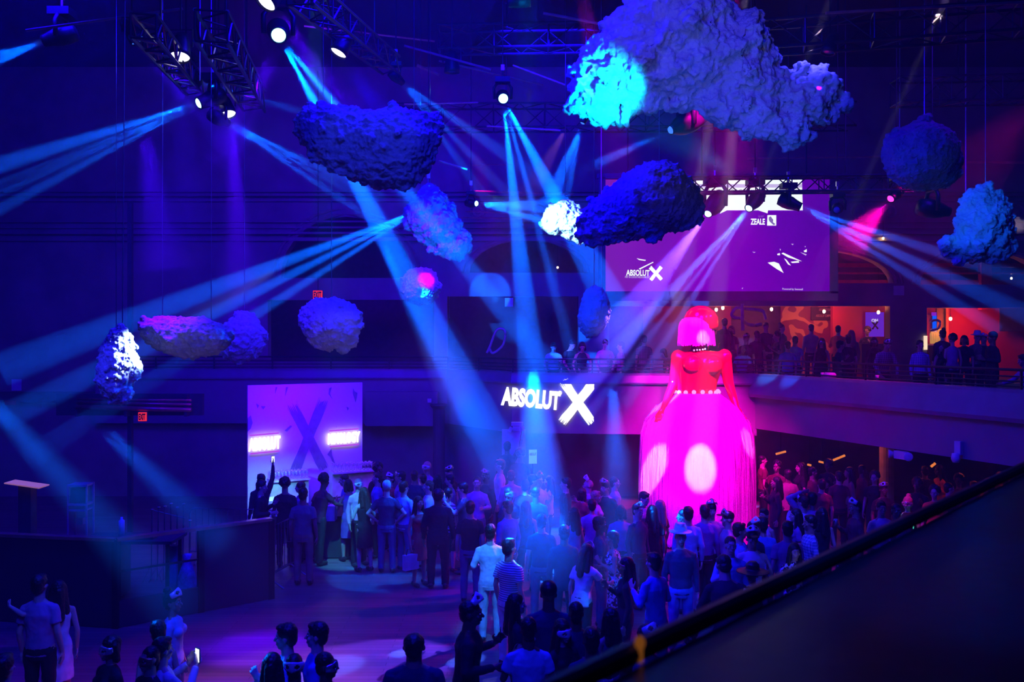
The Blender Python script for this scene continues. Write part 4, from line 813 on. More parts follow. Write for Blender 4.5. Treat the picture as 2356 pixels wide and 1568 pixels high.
# rope loops on stands
def loop(pts, D, r, lab, m):
    P = [W(x, y, D) for x, y in pts]; P = [P[0].lerp(P[1], 0)]+P[1:]; mb = MB()
    cu = [];
    for i in range(len(P)-1):
        p0, p1, p2, p3 = P[max(i-1, 0)], P[i], P[i+1], P[min(i+2, len(P)-1)]
        for k in range(6): u = k/6; cu.append(.5*((2*p1)+(p2-p0)*u+(2*p0-5*p1+4*p2-p3)*u*u+(3*p1-p0-3*p2+p3)*u**3))
    cu.append(P[-1]); return tag(mb.tube(cu, r, 8).obj('tape_sculpture', m, None, True), lab, 'sculpture')
m_tape = mat('beige_foam_tube', (.75, .6, .5), .6)
loop([(1120, 812), (1128, 795), (1142, 760), (1158, 757), (1163, 770), (1156, 795), (1134, 812), (1126, 800)], 24.75, .035, 'pale looped tube sculpture on the balcony left of the steep beams', m_tape)
loop([(1762, 735), (1757, 718), (1745, 713), (1712, 710), (1695, 708), (1684, 722), (1690, 730), (1705, 732), (1718, 744), (1735, 748), (1752, 745)], 24.9, .05, 'thick beige looped tube sculpture behind the bar guests, right of the mannequin', m_tape)
loop([(2140, 742), (2150, 736), (2163, 740), (2158, 755), (2140, 760)], 25.8, .035, 'pale curved tube behind the narrow right bar opening', m_tape)
tag(MB().tube([W(1709, 760, 24.8), W(1708, 698, 24.8)], .05, 8).obj('support_pole', m_tape), 'beige pole holding the thick looped sculpture', 'pole')
# upstairs bar: patterned wall, boards, lamps
m_pat = bpy.data.materials.new('red_gold_swirl'); m_pat.use_nodes = True; N = m_pat.node_tree.nodes; Lk = m_pat.node_tree.links; b_ = N['Principled BSDF']
tc = N.new('ShaderNodeTexCoord'); wv = N.new('ShaderNodeTexWave'); wv.wave_type = 'RINGS'; wv.inputs['Scale'].default_value = 2.2; wv.inputs['Distortion'].default_value = 9; wv.inputs['Detail'].default_value = 1; wv.inputs['Detail Scale'].default_value = .8
rp = N.new('ShaderNodeValToRGB'); rp.color_ramp.elements[0].position = .6; rp.color_ramp.elements[1].position = .72; rp.color_ramp.elements[0].color = (.30, .02, .02, 1); rp.color_ramp.elements[1].color = (.75, .28, .08, 1)
Lk.new(tc.outputs['Object'], wv.inputs['Vector']); Lk.new(wv.outputs['Fac'], rp.inputs['Fac']); Lk.new(rp.outputs[0], b_.inputs['Base Color'])
def wp(name, x0, x1, y0, y1, D, m, lab=None, cat=None, t_=.05):
    a_, b_ = W(x0, y1, D), W(x1, y0, D); o = MB().box(((a_.x+b_.x)/2, D, (a_.z+b_.z)/2), (b_.x-a_.x, t_, b_.z-a_.z)).obj(name, m); return tag(o, lab, cat) if lab else struct(o)
wp('wall_swirl', 1500, 1880+170, 690, 900, 27.9, m_in); wp('wall_pattern', 1796, 1990, 690, 860, 27.6, m_pat)
wp('wall_red', 1480, 1682, 690, 860, 27.7, m_red)
t = wp('drinks_board', 1866, 1938, 706, 736, 27.55, mat('brown_board', (.06, .025, .02), .5), 'dark brown drinks board with faint gold lettering behind the bar', 'board')
for s, y0, y1, x0, x1 in (('ABSOLUT PUNCH', 709, 715, 1884, 1918), ('ABSOLUT CAIPIRINHA', 723, 729, 1877, 1924)):
    a_ = W(x0, y1, 27.5); put('lettering', text_mesh('lettering', s, (y1-y0)/F*27.3, (x1-x0)/F*27.3, Matrix.Translation(a_), .006, .01), mat('gold_lettering', (.7, .4, .25), .5), t)
t = wp('bar_screen', 1992, 2033, 718, 774, 26.9, glow('violet_screen', (.12, .02, .55), 1.), 'small violet screen with a dark X behind the bar', 'screen')
a_ = W(2013, 748, 26.86); put('brush_mark', X_mesh('brush_mark', .2, .25, Matrix.Translation(a_), 4, .01, .15, .1), mat('screen_ink', (.03, .01, .08), .6), t)
a_ = W(2005, 741, 26.86); put('lettering', text_mesh('lettering', 'ON', .11, .2, Matrix.Translation(a_), .01, .05), G_W2, t)
wp('bar_mirror', 2146, 2154, 722, 772, 27.0, glow('blue_bottle_light', (.0, .1, 1.), 1.), 'narrow glowing blue panel in the right bar opening', 'light panel')
wp('bar_mirror', 2144, 2151+3, 718, 726, 26.95, glow('violet_light', (.3, .02, .7), .8), 'small violet glow above the narrow blue panel', 'light panel')
wp('door_frame', 2176, 2182, 708, 790, 26.9, mat('orange_wood', (.6, .2, .06), .5), 'slim orange wood post in the right bar opening', 'post'); wp('wall_panel', 2155, 2176, 709, 775, 27.05, mat('mustard_wall', (.55, .3, .1), .6))
wp('menu_light_box', 2126, 2133, 772, 804, 25.28, glow('warm_box', (1, .75, .5), 1.1), 'bright white edge of a lit menu box by the pillar', 'light box')
wp('tv_screen', 2300, 2420, 708, 762, 26.8, mat('tv_grey', (.08, .09, .1), .3), 'dark grey switched off television at the right edge', 'television'); 
gm2 = MB().lathe([(.002, 0), (.045, 0), (.05, .3), (.02, .36), (.018, .45), (.0, .45)], (0, 0, 0), 10).mesh('bottle', True); gm2.materials.append(mat('glowing_amber_bottle', (.9, .55, .12), .15, 0, .1, emit=(1, .6, .15), est=.35))  # bottle glass emits weakly, no lamp stands below it
for k in range(7):
    o = bpy.data.objects.new('bottle', gm2); COL.objects.link(o); o.location = W(2143+k*4.2, 790, 26.6); tag(o, 'amber bottle in the row glowing as if lit from below in the right bar opening', 'bottle', 'lit bottles in the right bar opening')
wp('bottle_shelf', 2138, 2172, 790, 794, 26.6, m_tape, 'thin lit shelf carrying the amber bottles', 'shelf', .3)
wp('bar_cabinet', 2130, 2180, 794, 872, 26.6, M_DARK, 'dark cabinet under the amber bottles', 'cabinet', .4)
m_w = wp('back_bar', 1975, 2040, 790, 856, 26.2, M_DARK, 'dark upstairs bar counter in front of the violet screen', 'counter', .5)
G_BULB = glow('warm_bulb', (1., .6, .22), 26)
BU = [(1648, 712, 26.5), (1663, 708, 25.9), (1775, 711, 26.5), (1896, 716, 26.5), (2021, 718, 26.2), (2187, 733, 26.3), (1938, 561, 27), (2032, 548, 25.15), (2327, 640, 27), (1283, 615, 27.5), (2270, 628, 27.6)]
for k, (x, y, D) in enumerate(BU):
    D = max(D, 26.2) if k != 7 else D; p = W(x, y, D); t = empty('pendant_bulb', ['warm bulb behind the mannequin head, left one', 'warm bulb just right of the mannequin head', 'warm bulb above the looped tube sculpture', 'warm bulb in front of the drinks board', 'warm bulb above the small violet screen',
        'warm bulb with starry glow on the red wall', 'bright bulb right of the video screen under the cornice', 'small bulb hanging under the middle of the cornice', 'small bulb under the far right arch', 'tiny bulb glowing in the middle arch', 'dim flat bulb in the far right arch'][k], 'lamp', p, 0, 'warm hanging bulbs')
    MB().ell((0, 0, 0), (.045, .045, .055) if k < 7 else (.03, .03, .035), None, 10, 8).obj('bulb', G_BULB, t, True); MB().tube([(0, 0, .04), (0, 0, .1)], .02, 8).obj('socket', M_BLACK, t)
    MB().tube([(0, 0, .1), (0, 0, 12.49-p.z if k != 7 else .5)], .006, 4).obj('cord', M_BLACK, t)
    if k < 7: lamp('POINT', 'bulb_light', p-Vector((0, .12, .02)), (1, .2, .05), 15 if k not in (6,) else 8, None, .06)
lamp('AREA', 'bar_ceiling', W(1900, 700, 26.4), (1, .12, .05), 8, W(1900, 800, 27.5), .6); lamp('AREA', 'bar_ceiling', W(2230, 712, 26.0), (1, .05, .06), 16, W(2240, 800, 27.2), .6)
# warm strips and lamps under the balcony at right
for x0, y0, x1, y1, D, lab in ((1785, 1044, 1808, 1038, 23, 'short amber light strip under the balcony, just right of the skirt'), (1917, 1058, 1944, 1047, 23, 'slanted amber light strip under the balcony above the dark crowd'), (1884, 1061, 1896, 1064, 23, 'small amber light between the two strips under the balcony'), (2142, 1073, 2152, 1065, 20.5, 'small amber light under the balcony near the white camera'), (1858, 1068, 1866, 1070, 23, 'tiny amber light beside the skirt')):
    a_, b_ = W(x0, y0, D), W(x1, y1, D); o = tag(MB().tube([a_, b_], .03, 6).obj('light_strip', glow('amber_strip', (1, .25, .04), .8)), lab, 'light', 'amber lights under the balcony')
    MB().tube([(a_+b_)/2, Vector(((a_.x+b_.x)/2, (a_.y+b_.y)/2, BZ-.3))], .008, 4).obj('hanger', M_BLACK, o)
lamp('AREA', 'under_balcony', (8.2, 21.5, 2.6), (1, .12, .05), 16, (8.2, 20.5, .5), 1.2); lamp('AREA', 'under_balcony', (10.5, 19, 2.6), (1, .1, .05), 9, (10.2, 18, .5), 1.)
# cups and a mask on the ledge, photo prop held at the back
m_cup = mat('white_cup', (.8, .7, .8), .3)
for x, y, D, lab in ((1892, 866, 20.3, 'white cup on the balcony ledge left of the resting mask'), (2018, 868, 19.1, 'white cup on the balcony ledge in front of the plaid shirt man')):
    p = W(x, y, D); tag(MB().lathe([(.03, 0), (.042, .1), (.038, .1), (.028, .01)], (p.x, D, 3.72), 12).obj('cup', m_cup, smooth=True), lab, 'cup')
p = W(1909, 866, 20.15); tag(MB().lathe([(.15, 0), (.14, .08), (.08, .13), (.01, .14)], (p.x, 20.15, 3.72), 16).obj('white_cap', m_cup, smooth=True), 'white rounded cap resting on the balcony ledge', 'cap')
# ================================================================ people
V = lambda *a: Vector(a)
def arm_pts(kind, s):
    """shoulder, elbow, wrist and pointing of the hand; s = -1 for the person's right arm. The person faces -y"""
    sh = V(s*.165, .0, 1.375)
    return {'down': (sh, V(s*.222, .03, 1.11), V(s*.235, -.05, .86), V(0, -.1, -1)),
            'fwd': (sh, V(s*.25, .0, 1.15), V(s*.13, -.24, 1.17), V(-s*.3, -1, .2)),
            'drink': (sh, V(s*.25, -.03, 1.16), V(s*.16, -.23, 1.30), V(-s*.2, -.5, .8)),
            'up': (sh, V(s*.30, -.08, 1.66), V(s*.34, -.16, 1.92), V(s*.1, -.2, 1)),
            'phone': (sh, V(s*.24, -.16, 1.22), V(s*.07, -.34, 1.42), V(-s*.2, -.3, 1)),
            'hip': (sh, V(s*.36, .06, 1.16), V(s*.20, -.04, .99), V(-s*.7, -.4, -.4)),
            'side': (sh, V(s*.40, .03, 1.43), V(s*.50, -.17, 1.50), V(s*.1, -1, .1)),
            'head': (sh, V(s*.40, -.02, 1.66), V(s*.17, .0, 1.78), V(-s*1, .0, .1)),
            'reach': (sh, V(s*.25, -.16, 1.24), V(s*.20, -.42, 1.22), V(0, -1, .1)),
            'rail': (sh, V(s*.26, -.14, 1.16), V(s*.20, -.36, 1.02), V(-s*.3, -1, -.2))}[kind]
POSES = {'stand': ('down', 'down', 0, 0), 'drink': ('drink', 'down', 0, 0), 'drinkl': ('down', 'fwd', 0, .3), 'phone': ('phone', 'phone', 3, 0), 'raise': ('up', 'down', 0, .2), 'hips': ('hip', 'hip', 0, 0),
         'lean': ('rail', 'rail', 24, 0), 'chat': ('fwd', 'drink', 4, .3), 'hug': ('down', 'side', 0, 0), 'head': ('down', 'head', 0, .2), 'reach': ('reach', 'down', 12, .3), 'walk': ('down', 'fwd', 4, .6), 'fold': ('fwd', 'fwd', 0, 0)}
BODY_CACHE = {}
def hand(mb, w, d, s):
    d = d.normalized(); n = V(-s, 0, .0) if abs(d.x) < .6 else V(0, -1, 0); n = (n-d*n.dot(d)).normalized(); sd = d.cross(n).normalized()
    mb.ell(w+d*.045, (.042, .042, .042), Matrix((sd, n*.45, d*1.15)).transposed(), 8, 6)
    for k in range(4):
        L = (.066, .078, .074, .058)[k]; a = w+d*.078+sd*(k-1.5)*.0185; b = a+(d+sd*(k-1.5)*.13+n*.15).normalized()*L*.55; c = b+(d+sd*(k-1.5)*.13+n*.75).normalized()*L*.5
        mb.cap(a, b, .0095, .009, 6); mb.cap(b, c, .009, .0075, 6)
    a = w+d*.025-sd*.032; b = a+(d*.7-sd*.7+n*.3).normalized()*.045; mb.cap(a, b, .013, .011, 6); mb.cap(b, b+(d+n*.4).normalized()*.032, .011, .009, 6)
def oring(z, rx, ry, y=0, n=16, x=0): return [V(x+rx*math.cos(2*PI*k/n), y+ry*math.sin(2*PI*k/n), z) for k in range(n)]
def lean_mb(mb, deg):
    if deg:
        M = Matrix.Translation((0, 0, .95)) @ Matrix.Rotation(R(deg), 4, 'X') @ Matrix.Translation((0, 0, -.95)); mb.v = [tuple(M @ Vector(v)) for v in mb.v]
    return mb
def join(a, b): return a.add(b.v, b.f)
def legs_pts(st):
    o = []
    for s in (-1, 1):
        f = -s*st*.16; o.append((s, [V(s*.09, 0, .92), V(s*.105, f*.8-.02, .50), V(s*.115, f+.02*(st > 0), .09)]))
    return o
def torso(infl, sex, z0=.86, top=1.46):
    f = sex == 'f'; q = [(.86, .155 if not f else .165, .105), (.96, .15 if not f else .16, .105), (1.08, .138 if not f else .118, .092), (1.2, .155 if not f else .132, .10), (1.32, .170 if not f else .145, .112), (1.38, .145 if not f else .122, .098), (1.43, .095, .078), (1.47, .06, .058)]
    return [oring(z, rx+infl, ry+infl, .0) for z, rx, ry in q if z0 <= z <= top+.03]
def body(pose, sex):
    k = ('b', pose, sex)
    if k in BODY_CACHE: return BODY_CACHE[k]
    ra, la, ln, st = POSES[pose]; f = sex == 'f'; up = MB(); up.loft(torso(0, sex))
    if f:
        for s in (-1, 1): up.ell((s*.07, -.085, 1.30), (.062, .05, .06))
    up.cap((0, .015, 1.43), (0, .005, 1.59), .064 if not f else .05, .060 if not f else .047)
    up.ell((0, .012, 1.665), (.076, .095, .098)).ell((0, -.03, 1.60), (.056, .062, .068)).ell((0, -.06, 1.553), (.026, .026, .022))
    up.cap((0, -.086, 1.655), (0, -.108, 1.622), .010, .015, 6).ell((0, -.088, 1.585), (.024, .012, .010)).ell((0, -.078, 1.682), (.05, .014, .011))
    for s in (-1, 1): up.ell((s*.077, .012, 1.635), (.010, .02, .03)).ell((s*.045, -.065, 1.625), (.02, .018, .018))
    for kind, s in ((ra, -1), (la, 1)):
        sh, el, wr, hd = arm_pts(kind, s); g = .85 if f else 1
        up.cap(V(s*.12, 0, 1.37), sh, .055*g, .05*g); up.cap(V(s*.03, .01, 1.46), sh, .04*g, .043*g); up.cap(sh, el, .05*g, .036*g); up.cap(el, el.lerp(wr, .3), .037*g, .038*g); up.cap(el.lerp(wr, .3), wr, .038*g, .025*g); hand(up, wr, hd, s)
    lean_mb(up, ln)
    for s, (a, b, c) in legs_pts(st):
        up.cap(a, b, .085, .052); up.cap(b, b.lerp(c, .35), .052, .054); up.cap(b.lerp(c, .35), c, .054, .036); up.cap(c+V(0, 0, -.04), c+V(0, -.14, -.06), .04, .03)
    up.ell((0, .01, .9), (.15, .11, .09))
    BODY_CACHE[k] = remesh(up, 'person', .0085, 2); return BODY_CACHE[k]
FOLD = None
def shirt(pose, sex, sl, long=.84):
    k = ('s', pose, sex, sl, long)
    if k in BODY_CACHE: return BODY_CACHE[k]
    ra, la, ln, st = POSES[pose]; f = sex == 'f'; i = .016; up = MB(); T = [r for r in torso(i, sex, .86)]
    up.loft([oring(long, .172 if not f else .168, .122)]+T[:-1]+[oring(1.475, .068, .064)])
    if f:
        for s in (-1, 1): up.ell((s*.07, -.09, 1.30), (.07, .056, .066))
    if sl != 'tank':
        for kind, s in ((ra, -1), (la, 1)):
            sh, el, wr, hd = arm_pts(kind, s); up.cap(V(s*.11, 0, 1.36), sh, .064, .058); up.cap(V(s*.04, .01, 1.44), sh, .045, .053)
            if sl == 'short': e = sh.lerp(el, .62); up.tube([sh, e], [.064, .062], 10)
            else:
                up.cap(sh, el, .062, .05); up.tube([el, wr.lerp(el, .06)], [.05, .036], 10)
    lean_mb(up, ln); t = bpy.data.textures.get('cloth') or tex('cloth', 'CLOUDS', .11, noise_depth=2)
    BODY_CACHE[k] = remesh(up, 'shirt', .011, 2, ((t, .022, .5),)); return BODY_CACHE[k]
def trousers(pose, short=False):
    k = ('t', pose, short)
    if k in BODY_CACHE: return BODY_CACHE[k]
    st = POSES[pose][3]; mb = MB(); mb.loft([oring(.80, .155, .115), oring(.90, .172, .125), oring(1.0, .158, .115)])
    for s, (a, b, c) in legs_pts(st):
        mb.cap(a+V(0, 0, -.03), b, .098, .07)
        if not short: mb.tube([b, b.lerp(c, .5), c+V(0, 0, -.02)], [.07, .066, .058], 12)
    t = bpy.data.textures.get('cloth') or tex('cloth', 'CLOUDS', .11, noise_depth=2)
    BODY_CACHE[k] = remesh(mb, 'trousers', .012, 2, ((t, .02, .5),)); return BODY_CACHE[k]
def dress(pose, ln_=.52, flare=.19):
    k = ('d', pose, ln_)
    if k in BODY_CACHE: return BODY_CACHE[k]
    up = MB(); up.loft([oring(.9, .175, .12)]+torso(.013, 'f', .86, 1.42)[1:]); 
    for s in (-1, 1): up.ell((s*.07, -.09, 1.30), (.068, .054, .064)); up.cap((s*.09, -.05, 1.38), (s*.09, .03, 1.46), .02, .02, 6)
    lean_mb(up, POSES[pose][2]); up.loft([oring(ln_, flare, flare*.78), oring(.75, .178, .135), oring(.95, .165, .12), oring(1.02, .14, .1)])
    t = bpy.data.textures.get('cloth') or tex('cloth', 'CLOUDS', .11, noise_depth=2)
    BODY_CACHE[k] = remesh(up, 'dress', .012, 2, ((t, .02, .5),)); return BODY_CACHE[k]
def hair(kind, lean=0):
    k = ('h', kind, lean)
    if k in BODY_CACHE: return BODY_CACHE[k]
    mb = MB(); d = ()
    th = bpy.data.textures.get('strand') or tex('strand', 'CLOUDS', .02, noise_depth=2)
    if kind in ('short', 'long', 'bun', 'bob', 'crew'):
        g = .001 if kind == 'crew' else .008; mb.ell((0, .024, 1.692), (.079+g, .093+g, .085+g), None, 16, 10); mb.ell((0, .05, 1.635), (.068+g, .06+g, .088), None, 12, 8)
    if kind == 'short': mb.ell((0, -.035, 1.745), (.06, .05, .028))
    if kind == 'long':
        for s in (-1, 0, 1): mb.cap((s*.062, .04, 1.69), (s*.085, .07, 1.38), .038, .045, 8)
        mb.cap((0, .09, 1.65), (0, .12, 1.32), .06, .06, 8)
        for s in (-1, 1): mb.cap((s*.078, -.01, 1.67), (s*.10, -.02, 1.42), .022, .03, 8)
    if kind == 'bob':
        for s in (-1, 0, 1): mb.cap((s*.07, .03, 1.68), (s*.08, .04, 1.54), .036, .04, 8)
    if kind == 'bun': mb.ell((0, .07, 1.79), (.05, .05, .045))
    if kind == 'afro':
        for q in range(26): a = q*2.4; z = 1-q/18; r = math.sqrt(max(0, 1-z*z)); mb.ell((.075*r*math.cos(a), .03+.08*r*math.sin(a)*(1 if math.sin(a) > -.1 else .5), 1.705+.08*z), .05, None, 8, 6)
    if kind == 'cap': mb.ell((0, .012, 1.70), (.086, .103, .085), None, 14, 8).ell((0, -.115, 1.715), (.065, .075, .012), None, 12, 6)
    if kind == 'beanie': mb.ell((0, .015, 1.705), (.089, .108, .10), None, 14, 8)
    if kind == 'fedora': mb.lathe([(.01, 1.69), (.165, 1.715), (.17, 1.725), (.095, 1.735), (.088, 1.80), (.07, 1.845), (.03, 1.835), (.01, 1.84)], (0, .01, 0), 18)
    if kind == 'sunhat': mb.lathe([(.01, 1.68), (.23, 1.68), (.24, 1.69), (.10, 1.72), (.092, 1.79), (.05, 1.83), (.01, 1.835)], (0, .01, 0), 20)
    lean_mb(mb, lean); rough = kind not in ('cap', 'beanie', 'fedora', 'sunhat')
    BODY_CACHE[k] = remesh(mb, 'hair', .0085, 1, ((th, .014, .5),) if rough else ()); return BODY_CACHE[k]
def mask_mesh(kind, lean):
    """shiny party mask over the upper face, or pushed up on the forehead; round-eyed"""
    k = ('m', kind, lean)
    if k in BODY_CACHE: return BODY_CACHE[k]
    zc, rad, tilt = {'face': (1.645, .097, 0), 'up': (1.735, .097, 28), 'top': (1.765, .09, 48), 'side': (1.71, .1, 10)}[kind]
    nu, nv = 22, 8; P = []; th = []
    for j in range(nv+1):
        for i in range(nu+1):
            u = -1+2*i/nu; v = -1+2*j/nv; a = u*R(78); hgt = .048*(1-.45*max(0, abs(u)-.55)/.45)+.006*math.cos(u*6); r = rad+.012*(1-v*v)+(.012*math.exp(-(u*7)**2))
            P.append((u, v, V(r*math.sin(a), -r*math.cos(a)*1.02+.012, v*hgt)))
    M = Matrix.Translation((0, 0, zc)) @ Matrix.Rotation(R(-tilt), 4, 'X'); n = len(P)
    O = [M @ p for _, _, p in P]; I = [M @ (p*.965) for _, _, p in P]; mb = MB(); fs = []
    def keep(i, j):
        u = -1+2*(i+.5)/nu; v = -1+2*(j+.5)/nv; return ((abs(u)-.36)/.16)**2+(v/.42)**2 > 1
    cells = {(i, j) for i in range(nu) for j in range(nv) if keep(i, j)}
    for i, j in cells:
        a, b, c, d = j*(nu+1)+i, j*(nu+1)+i+1, (j+1)*(nu+1)+i+1, (j+1)*(nu+1)+i; fs += [(a, b, c, d), (n+d, n+c, n+b, n+a)]
        for (di, dj, e) in ((0, -1, (a, b)), (1, 0, (b, c)), (0, 1, (c, d)), (-1, 0, (d, a))):
            if (i+di, j+dj) not in cells: fs.append((e[1], e[0], n+e[0], n+e[1]))
    mb.add(O+I, fs); lean_mb(mb, lean); BODY_CACHE[k] = mb.mesh('mask', True); return BODY_CACHE[k]
def shoe_mesh(st, s):
    k = ('shoe', st, s)
    if k not in BODY_CACHE:
        c = legs_pts(st)[0 if s < 0 else 1][1][2]; mb = MB().ell(c+V(0, -.07, -.045), (.05, .135, .045)).ell(c+V(0, .02, -.02), (.048, .055, .05)); BODY_CACHE[k] = remesh(mb, 'shoe', .012, 1)
    return BODY_CACHE[k]
def eye_mesh(s, lean):
    k = ('eye', s, lean)
    if k not in BODY_CACHE:
        mb = MB(); mb.ell((s*.031, -.0785, 1.655), (.0135, .009, .0085), None, 10, 6); mb.cur = 1; mb.m = [0]*len(mb.f); b = len(mb.f)
        mb.ell((s*.031, -.086, 1.655), (.006, .004, .006), None, 8, 5); mb.m[b:] = [1]*(len(mb.f)-b); lean_mb(mb, lean); BODY_CACHE[k] = mb.mesh('eye', True)
    return BODY_CACHE[k]
SKIN = [mat('skin_light', (.62, .42, .34), .5, 0, .06), mat('skin_tan', (.42, .26, .19), .5, 0, .06), mat('skin_dark', (.17, .09, .06), .45, 0, .08)]
HAIRM = {'k': mat('hair_black', (.015, .012, .012), .45, 0, .3, 60), 'b': mat('hair_brown', (.07, .035, .02), .5, 0, .3, 60), 'y': mat('hair_blond', (.5, .33, .16), .5, 0, .2, 60), 'g': mat('hair_grey', (.3, .28, .27), .6, 0, .2, 60),
         'w': mat('white_felt', (.6, .6, .6), .7)}
CL = {'blk': (.015, .015, .018), 'nvy': (.02, .03, .10), 'wht': (.75, .75, .75), 'gry': (.20, .20, .22), 'lgt': (.5, .5, .55), 'blu': (.08, .16, .6), 'sky': (.3, .5, .8), 'red': (.5, .03, .04), 'wine': (.18, .02, .05), 'mauve': (.4, .2, .42), 'pink': (.75, .35, .5),
      'crm': (.6, .5, .36), 'org': (.8, .15, .06), 'teal': (.05, .3, .35), 'khk': (.3, .24, .16), 'jean': (.07, .11, .25), 'purp': (.25, .08, .4)}
def cloth(c):
    if c == 'stripe': return MATS.get('striped_polo') or stripes('striped_polo', (.75, .75, .78), (.10, .12, .25), 10.5, 'Z')
    if c == 'bands': return MATS.get('banded_top') or stripes('banded_top', (.55, .5, .6), (.04, .04, .08), 5, 'Z')
    if c == 'plaid': return MATS.get('blue_plaid') or stripes('blue_plaid', (.10, .14, .45), (.5, .55, .8), 7, 'Z', check=True)
    if c == 'check': return MATS.get('grey_plaid') or stripes('grey_plaid', (.30, .20, .3), (.06, .04, .09), 7, 'Z', check=True)
    if c == 'floral':
        if 'floral_print' in MATS: return MATS['floral_print']
        m = mat('floral_print', (.4, .4, .45), .7, 0, .99, 18); r = [n for n in m.node_tree.nodes if n.type == 'VALTORGB'][0]; r.color_ramp.elements[0].position = .47; r.color_ramp.elements[1].position = .5; r.color_ramp.elements[1].color = (.8, .85, .9, 1); return m
    return mat('cloth_'+c, CL[c], .8, 0, .2, 5, .25, bscale=9)
M_MASK = mat('silvered_mask', (.75, .75, .82), .22, .85, .05); M_MASKW = mat('white_mask', (.85, .85, .9), .3, .2, .04); M_MASKK = mat('gold_mask', (.6, .35, .15), .3, .7, .05)
M_SHOE = mat('shoe_leather', (.03, .025, .025), .35); M_PUP = mat('dark_iris', (.03, .02, .02), .2); M_EYEW = mat('eye_white', (.7, .7, .7), .3)
def slots(o, *ms):
    for i, m in enumerate(ms): o.material_slots[i].link = 'OBJECT'; o.material_slots[i].material = m
def pob(name, me, parent, *ms):
    while len(me.materials) < len(ms): me.materials.append(None)
    o = bpy.data.objects.new(name, me); COL.objects.link(o); slots(o, *ms)
    if parent is not None: o.parent = parent
    return o
FACE = {'c': 0, 'b': 180, 'r': 90, 'l': -90, 'cr': 40, 'cl': -40, 'br': 140, 'bl': -140}
PEOPLE = []
def person(x, y, face, pose, sex, top, bot, hr, lab, h=None, mk=None, skin=0, floor=0., D=None, group=None, sh='long', wide=1.):
    """x, y: top of the head in the photograph"""
    h = h or (1.78 if sex == 'm' else 1.66); tall = h+.02; hk = hr[0]
    if D is None: D = (CZ-floor-tall)*F/(y-HY)
    else: floor = CZ-(y-HY)/F*D-tall
    s = h/1.765; ln = POSES[pose][2]; fc = FACE[face] if isinstance(face, str) else face
    o = pob('person', body(pose, sex), None, SKIN[skin]); o.location = ((x-CX)/F*D, D, floor); o.rotation_euler = (0, 0, R(fc)); o.scale = (s*wide, s*wide, s)
    if ln: o.location += Matrix.Rotation(R(fc), 3, 'Z') @ V(0, math.sin(R(ln))*.75*s, 0); o.location.z += .0
    tag(o, lab, 'person', group or 'guests on the dance floor'); st = POSES[pose][3]
    if top.startswith('dress:'): pob('dress', dress(pose), o, cloth(top[6:]))
    else:
        t = top.split('.'); pob('shirt', shirt(pose, sex, t[1] if len(t) > 1 else 'short'), o, cloth(t[0]))
        if bot == 'skirt': pob('skirt', trousers(pose, True), o, cloth('blk'))
        else: pob('trousers', trousers(pose, bot.endswith('_s')), o, cloth(bot.replace('_s', '')))
    if hk != 'bald':
        pob('hat' if hk in ('cap', 'beanie', 'fedora', 'sunhat') else 'hair', hair(hk, ln), o, HAIRM[hr[1]])
    if D < 19 or floor > 1:
        if floor < 1:
            for q in (-1, 1): pob('shoe', shoe_mesh(st, q), o, M_SHOE)
        if face not in ('b', 'bl', 'br'):
            for q in (-1, 1): pob('eye', eye_mesh(q, ln), o, M_EYEW, M_PUP)
    if mk: pob('mask', mask_mesh(mk.rstrip('wk'), ln), o, M_MASKW if mk.endswith('w') else M_MASKK if mk.endswith('k') else M_MASK)
    PEOPLE.append(o); return o
def held(o, kind, lab, s=-1, pose=None, glowing=False):
    """something in the hand of a person: a thing of its own"""
    ra, la, ln, st = POSES[pose]; sh, el, wr, hd = arm_pts(ra if s < 0 else la, s)
    p = wr+hd.normalized()*.085; M = Matrix.Translation((0, 0, .95)) @ Matrix.Rotation(R(ln), 4, 'X') @ Matrix.Translation((0, 0, -.95)); p = M @ p
    bpy.context.view_layer.update() if False else None
    Mo = Matrix.Translation(o.location) @ o.rotation_euler.to_matrix().to_4x4() @ Matrix.Diagonal((*o.scale, 1)); q = Mo @ p
    if kind == 'phone':
        t = empty('phone', lab, 'phone', q, o.rotation_euler.z); MB().box((0, 0, .02), (.075, .01, .15)).obj('case', M_BLACK, t); MB().box((0, .006, .02), (.066, .004, .13)).obj('display', glow('phone_glow', (.7, .85, 1), 2.2) if glowing else M_DARK, t)
    elif kind == 'cup': tag(MB().lathe([(.002, -.05), (.03, -.05), (.038, .06), (.034, .06), (.026, -.04), (.002, -.045)], q, 12).obj('drinking_cup', m_gl, smooth=True), lab, 'cup')
    elif kind == 'camera':
        t = empty('camera', lab, 'camera', q, o.rotation_euler.z); MB().box((0, 0, -.05), (.15, .08, .11)).obj('body', M_BLACK, t); MB().lathe([(.03, 0), (.04, .02), (.042, .11), (.035, .12), (.005, .1)], (0, -.04, -.05), 14, Matrix.Rotation(PI/2, 3, 'X')).obj('lens', M_BLACK, t, True)
    elif kind == 'bag':
        t = empty('handbag', lab, 'bag', q+V(0, 0, -.08), o.rotation_euler.z); MB().box((0, 0, -.16), (.30, .10, .28)).obj('body', cloth('lgt'), t); MB().tube([(-.1, 0, -.04), (-.07, 0, .08), (.07, 0, .08), (.1, 0, -.04)], .01, 6).obj('handle', M_BLACK, t)
P_ = person
